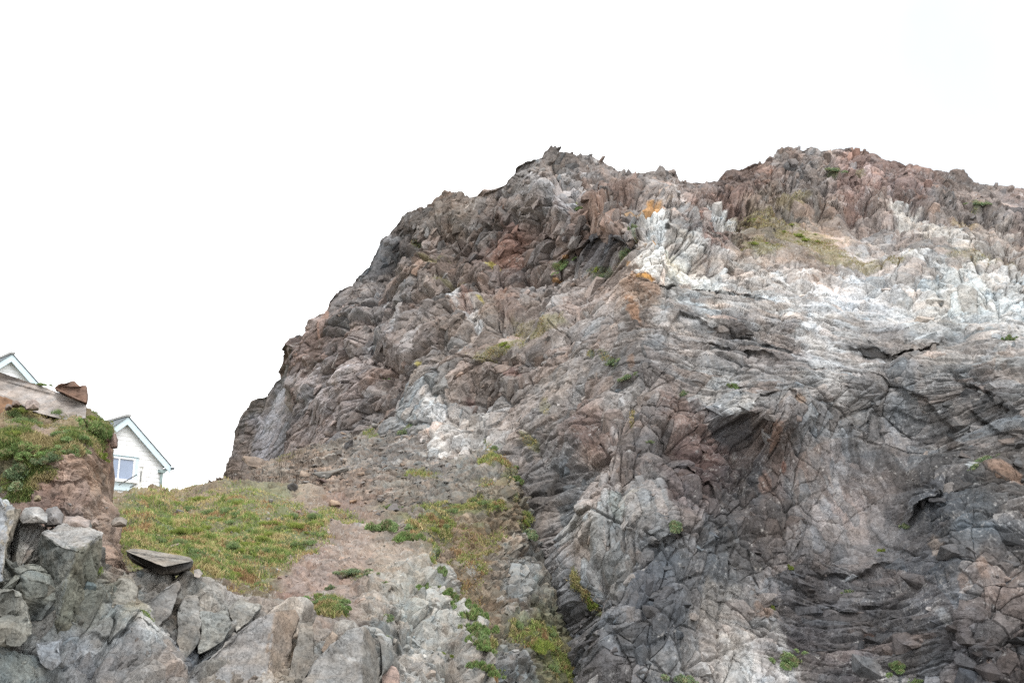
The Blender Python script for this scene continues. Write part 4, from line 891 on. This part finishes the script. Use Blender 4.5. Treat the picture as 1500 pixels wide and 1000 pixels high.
bank_stone(13, 594, 11, 7, 29.0, (156, 138, 128), 'low pinkish stone nearest the left edge under the long smooth rock', 33)
bank_stone(167, 644, 12, 22, 30.3, (146, 120, 110), 'stone sticking out of the right edge of the earth bank beside the cottage', 34)
bank_stone(50, 754, 44, 26, 22.8, (176, 174, 172), 'pale block on top of the outcrop, left of the reddish flat block', 35)
bank_stone(78, 756, 30, 28, 23.2, (150, 146, 146), 'grey block wedged between the pale block and the reddish flat block', 36)
bank_stone(108, 764, 50, 22, 23.3, (164, 148, 140), 'reddish flat block lying on the leaning block', 37)
bank_stone(138, 764, 16, 12, 25.4, (156, 136, 124), 'small brown block at the foot of the soil, right of the reddish flat block', 38)
bank_stone(174, 763, 24, 12, 28.0, (150, 140, 130), 'flat grey stone at the lower corner of the earth bank, beside the green grass', 39)
bank_stone(55, 728, 12, 9, 26.3, (150, 134, 100), 'ochre stone sticking out of the soil above the pale block', 40)

# ================================================================== LOOSE STONES ON THE SLOPES
PROTO = []
for k in range(10):
    V, T = hull_rock(300 + k, n=13, sx=1.2, sy=.95, sz=[.5, .65, .8, .4][k % 4], boxy=.7)
    W, T2, ids = detailed(V, T, cuts=2, amp=.05, freq=2.2, seed=k)
    PROTO.append((W, T2, ids))
MESHES = {}
def stone_mesh(k, tone, name):
    key = (k, tone)
    if key not in MESHES:
        W, T2, ids = PROTO[k]
        C = lin(tone)[None] * ALB * np.exp(.14 * RS.normal(size=256))[ids][:, None] * (1 + .3 * fbm((W * 3).astype(F32), 4, k))[:, None]
        o = mesh_np(name, W, T2, M_STONE, C); MESHES[key] = o.data
        COL.objects.unlink(o); bpy.data.objects.remove(o)
    return MESHES[key]
def stone(name, S, x, y, w, k, tone, label, cat, group=None, rs=None, flat=1.0, tilt=.25, lift=.12):
    vi = at_px(S, x, y); p = S.V[vi]; size = w * p[1] / FPX
    o = bpy.data.objects.new(name, stone_mesh(k, tone, name)); COL.objects.link(o)
    o.location = tuple(p + np.array([0, 0, size * lift * flat])); o.scale = (size, size * rs.uniform(.75, 1.1), size * flat)
    o.rotation_euler = (rs.normal(0, tilt), rs.normal(0, tilt), rs.uniform(0, 6.28))
    tag(o, label, cat, group); return o
rs = np.random.RandomState(77)
TAN, GREY, DARKG, PINK, PALE = (150,134,120), (138,134,130), (112,110,110), (150,128,118), (176,172,166)
NAMED = [(SCREE,376,682,50,0,(134,122,112),'large tilted slab boulder below the far grey rock face, highest on the left',.9),(SCREE,489,690,70,3,(128,124,118),'wide flat grey slab resting across the stony slope',.7),(SCREE,448,693,24,1,TAN,'tan block touching the left end of the wide flat slab',1.1),
 (SCREE,512,652,26,5,(104,102,102),'dark grey rock alone in the scree below the cliff foot',.9),(BANK,428,716,22,2,DARKG,'dark boulder half sunk at the top of the grass bank',1.0),(SCREE,470,708,30,7,(120,104,98),'low reddish brown slab just under the wide flat slab',.6),
 (BANK,462,750,26,6,(136,126,118),'grey brown boulder, left of the pair of tan blocks on the bare soil',1.1),(BANK,490,738,26,1,(156,136,118),'tan block, upper of the pair above the bare soil',1.0),(BANK,487,752,24,2,(150,132,116),'tan block, lower of the pair above the bare soil',1.0),(BANK,518,732,16,4,(150,126,106),'small orange brown stone right of the pair of tan blocks',1.0),
 (BANK,576,742,26,6,(112,108,106),'dark block on the ridge above the large green cushion plant',1.3),(BANK,560,726,18,5,(118,112,108),'dark flat stone higher on the ridge above the cushion plant',.8),(BANK,569,720,14,2,(132,124,116),'grey stone topmost on the ridge above the cushion plant',.9),
 (BANK,240,764,16,1,(140,134,130),'grey stone in the grass, highest of the stones below the cottage',.9),(BANK,272,777,22,3,(150,128,116),'pinkish flat stone in the middle of the green grass',.7),(BANK,232,777,14,8,TAN,'tan stone in the grass left of the pinkish flat stone',.9),(BANK,262,748,18,9,DARKG,'dark stone among the rubble at the top edge of the grass',.8),(BANK,250,800,26,3,(142,132,120),'long low stone lying in the grass above the flat boulder',.5),(BANK,332,787,24,7,(150,144,132),'pale flat stone in the grass right of centre of the bank',.5),(BANK,208,764,12,4,PALE,'pale stone near the left edge of the grass',.9),
 (SCREE,745,541,1,0,TAN,None,1)]
for S, x, y, w, k, tone, lab, fl in NAMED:
    if lab: stone('boulder', S, x, y, w, k, tone, lab, 'boulder', None, rs, fl, .18)
n = 0
def strew(S, n, x0, x1, y0, y1, wmin, wmax, tones, label, group, keep=None):
    k = 0; tries = 0
    while k < n and tries < n * 40:
        tries += 1
        x, y = rs.uniform(x0, x1), rs.uniform(y0, y1)
        yt = np.interp(x, S.cols, S.yt)
        if y < yt + 3 or (keep and not keep(x, y)): continue
        stone('stone', S, x, y, wmin + (wmax - wmin) * rs.beta(1, 3), rs.randint(10), tones[rs.randint(len(tones))], label, 'stone', group, rs, rs.uniform(.5, 1.1)); k += 1
strew(SCREE, 110, 440, 640, 610, 720, 5, 22, [GREY, DARKG, TAN, (126,118,112)], 'loose angular grey stone lying in the scree under the cliff foot', 'loose stones in the scree', lambda x, y: abs((y - 600) - (640 - x) * .3) < 75)
strew(SCREE, 28, 310, 450, 680, 716, 4, 13, [TAN, PINK, GREY], 'small tan stone on the bare slope below the far grey rock face', 'stones on the bare upper slope')
strew(BANK, 54, 185, 430, 735, 850, 4, 15, [GREY, PALE, PINK], 'small pale stone among the grass below the cottage', 'stones among the grass')
strew(BANK, 40, 430, 600, 728, 770, 4, 14, [GREY, TAN, DARKG, PINK], 'small angular stone in the rubble along the ridge above the bare soil', 'rubble stones along the ridge')
strew(EARTH, 30, 40, 175, 720, 775, 4, 15, [TAN, GREY, (140,118,108), PINK], 'small stone crumbling from the foot of the earth bank', 'stones at the foot of the earth bank')
strew(SCREE, 20, 680, 780, 800, 900, 4, 14, [PALE, GREY, TAN], 'pale stone lying in the steep gully below the great cliff', 'stones in the gully')
strew(BANK, 18, 300, 440, 850, 892, 3, 10, [TAN, PINK, (130,104,96)], 'small brown stone in the soil above the great sloping slab', 'stones along the lip of soil')
# ================================================================== GRASS AND PLANTS
rs = np.random.RandomState(909)
def blades_on(S, n, lmin, lmax, width, cols, thr=.1, lean=.5):
    w = np.where(S.grass > thr, S.grass, 0).copy()
    w = w * np.clip(.6 + 1.9 * fbm((S.V * .7).astype(F32), 4, 77), .04, 1.6)
    w[S.nc * S.rows:] *= .3
    w /= w.sum()
    vi = rs.choice(len(w), n, p=w)
    base = S.V[vi] + rs.normal(0, .05, (n, 3)) * np.array([1, 1, .2])
    L = lmin + (lmax - lmin) * rs.beta(1.5, 3, n)
    L *= np.clip(.55 + 1.3 * fbm((S.V[vi] * .7).astype(F32), 4, 77) + .3 * S.grass[vi], .35, 1.4)
    L *= np.clip(.9 + 1.0 * fbm((base * .7).astype(F32), 3, 78), .4, 1.8)
    a = rs.uniform(0, 6.28, n); ln = np.abs(rs.normal(0, lean, n))
    d = np.stack([np.cos(a) * ln, np.sin(a) * ln - .15, np.ones(n)], -1) + .35 * S.N[vi]; d /= np.linalg.norm(d, axis=1, keepdims=True)
    b = rs.uniform(0, 6.28, n); sd_ = np.stack([np.cos(b), np.sin(b), np.zeros(n)], -1) * (width * rs.uniform(.6, 1.3, n))[:, None]
    base = base - d * .03
    mid = base + d * (L * .55)[:, None]; tip = base + d * L[:, None] + np.stack([np.cos(a), np.sin(a), -np.ones(n) * .6], -1) * (L * .18)[:, None]
    V = np.stack([base - sd_, base + sd_, mid + sd_ * .8, mid - sd_ * .8, tip], 1).reshape(-1, 3)
    i = np.arange(n)[:, None] * 5
    T = np.concatenate([i + np.array([[0, 1, 2]]), i + np.array([[0, 2, 3]]), i + np.array([[3, 2, 4]])])
    cl = lin(np.array(cols)); 
    pick = np.clip(((fbm((base * .8).astype(F32), 4, 79) * 1.7 + .5) * len(cols) + rs.normal(0, .55, n)).astype(int), 0, len(cols) - 1)
    C = cl[pick] * rs.uniform(.65, 1.3, (n, 1)); C = np.repeat(C[:, None], 5, 1).reshape(-1, 3)
    return V, T, C
STRAW, OLIVE, GREEN, DEEP, RUST = (160,148,110), (138,138,90), (118,132,76), (100,118,68), (142,118,88)
GB = [blades_on(BANK, 90000, .09, .42, .020, [STRAW, OLIVE, GREEN, DEEP, OLIVE, STRAW, RUST]),
      blades_on(SCREE, 50000, .12, .36, .024, [STRAW, OLIVE, GREEN, OLIVE, RUST]),
      blades_on(EARTH, 60000, .06, .20, .012, [STRAW, OLIVE, GREEN, DEEP, OLIVE, STRAW]),
      blades_on(CL, 13000, .08, .26, .026, [STRAW, OLIVE, STRAW, RUST, OLIVE]),
      blades_on(NEAR, 5000, .04, .12, .008, [GREEN, DEEP, OLIVE])]
V, T, C = [], [], []; off = 0
for v, t, c in GB: V.append(v); T.append(t + off); C.append(c); off += len(v)
tag(mesh_np('grass', np.concatenate(V), np.concatenate(T), M_LEAF, np.concatenate(C) * 1.2), kind='stuff')

def plant_mesh(name, seed, n, greens, leaf=.055, hgt=.55, kind='cushion'):
    """a cushion of small leaves on short stems, about 1 m wide"""
    r = np.random.RandomState(seed)
    lobes = np.concatenate([[[0, 0, 0, .32]], np.stack([r.normal(0, .36, 14), r.normal(0, .28, 14), r.uniform(-.06, .08, 14), r.uniform(.08, .22, 14)], -1)])
    lb = lobes[r.choice(len(lobes), n, p=lobes[:, 3] ** 2 / (lobes[:, 3] ** 2).sum())]
    d = r.normal(size=(n, 3)); d[:, 2] = np.abs(d[:, 2]) * .9; d /= np.linalg.norm(d, axis=1, keepdims=True)
    rad = r.uniform(.35, 1.0, n) ** .5
    p = lb[:, :3] + d * (lb[:, 3] * rad)[:, None]; p[:, 2] *= hgt * 1.6
    keep = fbm((p * 6).astype(F32), 3, seed) > -.10 - .25 * r.uniform(size=n)
    p, d, rad, lb = p[keep], d[keep], rad[keep], lb[keep]; n = len(p)
    ax = d * .7 + r.normal(0, .55, (n, 3)) + np.array([0, 0, .5 if kind == 'cushion' else 1.2]); ax /= np.linalg.norm(ax, axis=1, keepdims=True)
    sd_ = np.cross(ax, r.normal(size=(n, 3))); sd_ /= np.linalg.norm(sd_, axis=1, keepdims=True)
    L = leaf * r.uniform(.6, 1.5, n) * (2.4 if kind == 'tuft' else 1); W = leaf * (.32 if kind == 'cushion' else .16) * r.uniform(.7, 1.3, n)
    a = p - ax * (L * .4)[:, None]; m = p + ax * (L * .15)[:, None]; t = p + ax * L[:, None]
    V = np.stack([a, m + sd_ * W[:, None], t, m - sd_ * W[:, None]], 1).reshape(-1, 3)
    i = np.arange(n)[:, None] * 4
    T = np.concatenate([i + np.array([[0, 1, 2]]), i + np.array([[0, 2, 3]])])
    g = lin(np.array(greens)); pk = np.clip(((fbm((p * 4).astype(F32), 3, seed + 2) + .5) * len(greens) + r.normal(0, .7, n)).astype(int), 0, len(greens) - 1)
    C = g[pk] * r.uniform(.65, 1.3, (n, 1)) * 1.5
    C = np.repeat(C[:, None], 4, 1).reshape(-1, 3)
    # woody stems from the root to the lobes
    st = [tube((0, 0, -.12), tuple(q_[:3] * np.array([.8, .8, 1]) + np.array([0, 0, .1])), .012, 5) for q_ in lobes]
    vs, fs = join(st)
    fs = np.concatenate([fs[:, [0, 1, 2]], fs[:, [0, 2, 3]]])
    V2 = np.concatenate([V, vs]); T2 = np.concatenate([T, fs + len(V)]); C2 = np.concatenate([C, np.repeat(lin((96, 84, 66))[None] * .6, len(vs), 0)])
    o = mesh_np(name, V2, T2, M_LEAF, C2); me = o.data
    COL.objects.unlink(o); bpy.data.objects.remove(o); return me
GRN = [(98,118,76), (110,130,86), (122,138,98), (90,106,68), (132,126,98)]
BLU = [(102,120,92), (114,130,100), (94,110,82), (126,136,104), (132,124,100)]
YEL = [(112,126,64), (128,138,72), (100,116,58), (140,140,80)]
CUSH = [plant_mesh('cushion_plant', 1, 5200, GRN), plant_mesh('cushion_plant', 2, 4200, BLU), plant_mesh('cushion_plant', 3, 4200, YEL), plant_mesh('cushion_plant', 6, 4200, [(96,118,70), (88,106,64), (112,130,82), (126,124,90)])]
TUFT = [plant_mesh('grass_tuft', 4, 1500, GRN, .06, .5, 'tuft'), plant_mesh('grass_tuft', 5, 1500, YEL, .06, .5, 'tuft')]
def plant(S, x, y, w, h, k, label, group=None, tuft=False, cat=None):
    vi = at_px(S, x, y); p = S.V[vi]; u = p[1] / FPX
    nm = 'grass_tuft' if tuft else 'cushion_plant'
    o = bpy.data.objects.new(nm, (TUFT if tuft else CUSH)[k]); COL.objects.link(o)
    N = S.N[vi]; ax = Vector((N[0] * .9, N[1] * .9, max(N[2], 0) + .55)).normalized()
    o.rotation_euler = (ax.to_track_quat('Z', 'Y').to_matrix() @ Matrix.Rotation(rs.uniform(0, 6.28), 3, 'Z')).to_euler()
    o.location = tuple(p); o.scale = (w * u, w * u, h * u / .72)
    tag(o, label, cat or ('grass tuft' if tuft else 'plant'), group); return o
plant(BANK, 568, 775, 42, 40, 0, 'large bright green cushion plant on the bare soil, left lobe'); plant(BANK, 592, 785, 40, 36, 3, 'large bright green cushion plant on the bare soil, right lobe beside the gully edge')
plant(BANK, 574, 712, 18, 18, 3, 'small dark green bush at the top of the stony ridge'); plant(SCREE, 601, 626, 30, 28, 1, 'round green bush in front of the white rock at the cliff foot')
plant(BANK, 478, 890, 44, 26, 0, 'broad green plant filling the cleft above the brown wedge'); plant(NEAR, 468, 922, 18, 30, 3, 'green plant growing down the crack between the brown wedge and the right hand slab'); plant(BANK, 492, 905, 30, 26, 3, 'green plant beside the small pointed rock')
plant(BANK, 516, 832, 34, 18, 1, 'grey green plant in the middle of the bare pink soil'); plant(BANK, 540, 848, 20, 12, 1, 'small grey green plant below the one on the pink soil'); plant(BANK, 484, 858, 10, 20, 1, 'narrow grey green plant hanging on the soil left of the pale outcrop')
plant(BANK, 565, 852, 13, 14, 0, 'small green plant at the top of the pale outcrop'); plant(BANK, 640, 855, 24, 24, 3, 'green plant on the right shoulder of the pale outcrop'); plant(BANK, 654, 934, 22, 12, 2, 'yellow green plant on the face of the pale outcrop')
plant(BANK, 570, 908, 18, 18, 1, 'dull green plant in a hollow of the pale outcrop'); plant(BANK, 560, 930, 14, 14, 1, 'dull green plant lowest in the hollow of the pale outcrop')
plant(SCREE, 764, 797, 22, 30, 1, 'green bush on the steep slope beside the grey buttress'); plant(SCREE, 760, 702, 18, 26, 3, 'green bush at the top of the gully against the dark cleft')
for x, y, w, h, k in ((648,838,16,26,0),(655,850,20,30,3),(662,866,22,32,3),(670,880,24,34,0),(678,893,26,36,3),(686,905,26,38,0),(692,918,28,40,3),(697,930,28,40,3),(702,944,28,40,0),(706,958,28,38,3),(710,974,26,36,0),(712,990,24,34,3)):
    plant(BANK, x, y, w, h, k, 'green plant in the narrow strip growing down the gully edge, right of the pale outcrop', 'plants in the green strip')
plant(EARTH, 25, 690, 50, 40, 1, 'large grey green bush on the left of the earth bank'); plant(EARTH, 30, 655, 56, 34, 3, 'large green bush above the grey green one on the earth bank'); plant(EARTH, 75, 668, 34, 26, 1, 'green bush in the middle of the earth bank')
plant(EARTH, 100, 632, 46, 26, 0, 'bright green bush high on the earth bank'); plant(EARTH, 140, 628, 36, 44, 3, 'green bush hanging over the right edge of the earth bank'); plant(EARTH, 110, 655, 30, 20, 0, 'green bush under the bright one on the earth bank'); plant(EARTH, 40, 608, 30, 12, 2, 'low yellow green growth below the rounded pink stone'); plant(EARTH, 8, 720, 20, 20, 3, 'dark green bush at the left edge above the pillar')
plant(EARTH, 155, 668, 14, 22, 2, 'small hanging green plant beside the cottage window')
o = plant(EARTH, 60, 566, 14, 10, 3, 'small green shrub on the skyline below the far left gable'); o.location = tuple(P(60, 564, 31.0))
plant(NEAR, 149, 826, 13, 26, 2, 'moss on the dark flank of the leaning block'); plant(NEAR, 206, 921, 18, 10, 3, 'moss tuft in the hollow below the dark smooth slab'); plant(NEAR, 19, 902, 16, 11, 3, 'dark green moss tuft on the tan face at the left edge')
CP = [(815,382,26,10,0,'green tuft on the sloping ledge under the overhang'),(898,372,12,34,1,'grey green growth in the crack beside the white rock'),(868,398,26,14,1,'dull green plants under the overhang of blocks'),(925,326,10,24,1,'grey green plant left of the white rock face'),
 (840,290,14,10,0,'small green plant above the overhanging brown blocks'),(886,522,26,16,1,'green plant in the middle of the cliff above the reddish block'),(912,545,20,16,1,'green plant at the head of the vertical crack'),(551,546,14,12,0,'green tuft low on the left part of the cliff'),
 (985,776,26,22,1,'green plant at the centre of the lower cliff above the dark rock'),(826,868,20,40,2,'mossy strip beside the dark cleft at the gully foot'),(1160,956,40,18,0,'green plant on the white streaked ledge low on the cliff'),(1306,967,28,18,0,'green bush at the bottom of the cliff, right of the white streaks'),(1003,990,34,16,1,'green plant at the bottom edge under the dark rock'),
 (1440,668,30,14,1,'green plant beside the white spot on the right of the cliff'),(1432,690,16,12,1,'small plant just under the white spot on the right'),(1168,824,10,10,2,'yellow green tuft left of the ledge below the alcove'),(1287,800,12,10,2,'yellow green tuft at the foot of the alcove'),(1325,770,14,16,1,'dark green plant on the right rim of the alcove'),
 (1480,486,14,20,0,'bright green plant on the pale rock at the right edge'),(1222,256,24,14,1,'green plant high on the right hand crag'),(1434,296,26,12,1,'green plants on the crag near the top right corner'),(1342,452,12,12,1,'dark green plant in the pale band, right of centre'),(1146,874,10,8,2,'tiny yellow green tuft beside the orange patch low on the cliff'),(1238,850,12,8,1,'small plant on the ledge below the alcove'),(1332,990,14,8,0,'small plant at the bottom edge right of the green bush'),(1010,560,14,10,1,'small dull plant under the dark ledges'),
 (955,640,8,10,1,'tiny plant right of the vertical crack'),(1070,548,14,12,0,'small green plant above the white stain')]
for x, y, w, h, k, lab in CP: plant(CL, x, y, w, h, k, lab)
def tufts(S, n, x0, x1, y0, y1, label, group, thr=.35):
    k = 0; t = 0
    while k < n and t < n * 60:
        t += 1; x, y = rs.uniform(x0, x1), rs.uniform(y0, y1)
        if y < np.interp(x, S.cols, S.yt) + 4 or S.grass[at_px(S, x, y)] < thr: continue
        w = rs.uniform(7, 24) * (.6 if S is CL else 1); plant(S, x, y, w, w * rs.uniform(.6, 1.0), 1 if S is CL else rs.randint(2), label, group, True); k += 1
tufts(BANK, 120, 180, 470, 725, 870, 'coarse grass tuft on the green bank below the cottage', 'grass tufts on the green bank')
tufts(SCREE, 40, 600, 900, 650, 1000, 'coarse grass tuft on the steep green slope of the gully', 'grass tufts in the gully')
tufts(EARTH, 30, 0, 165, 585, 690, 'coarse grass tuft on the earth bank', 'grass tufts on the earth bank')
tufts(CL, 14, 640, 1480, 290, 520, 'dry grass tuft on a ledge high on the cliff', 'grass tufts on the cliff ledges', .3)
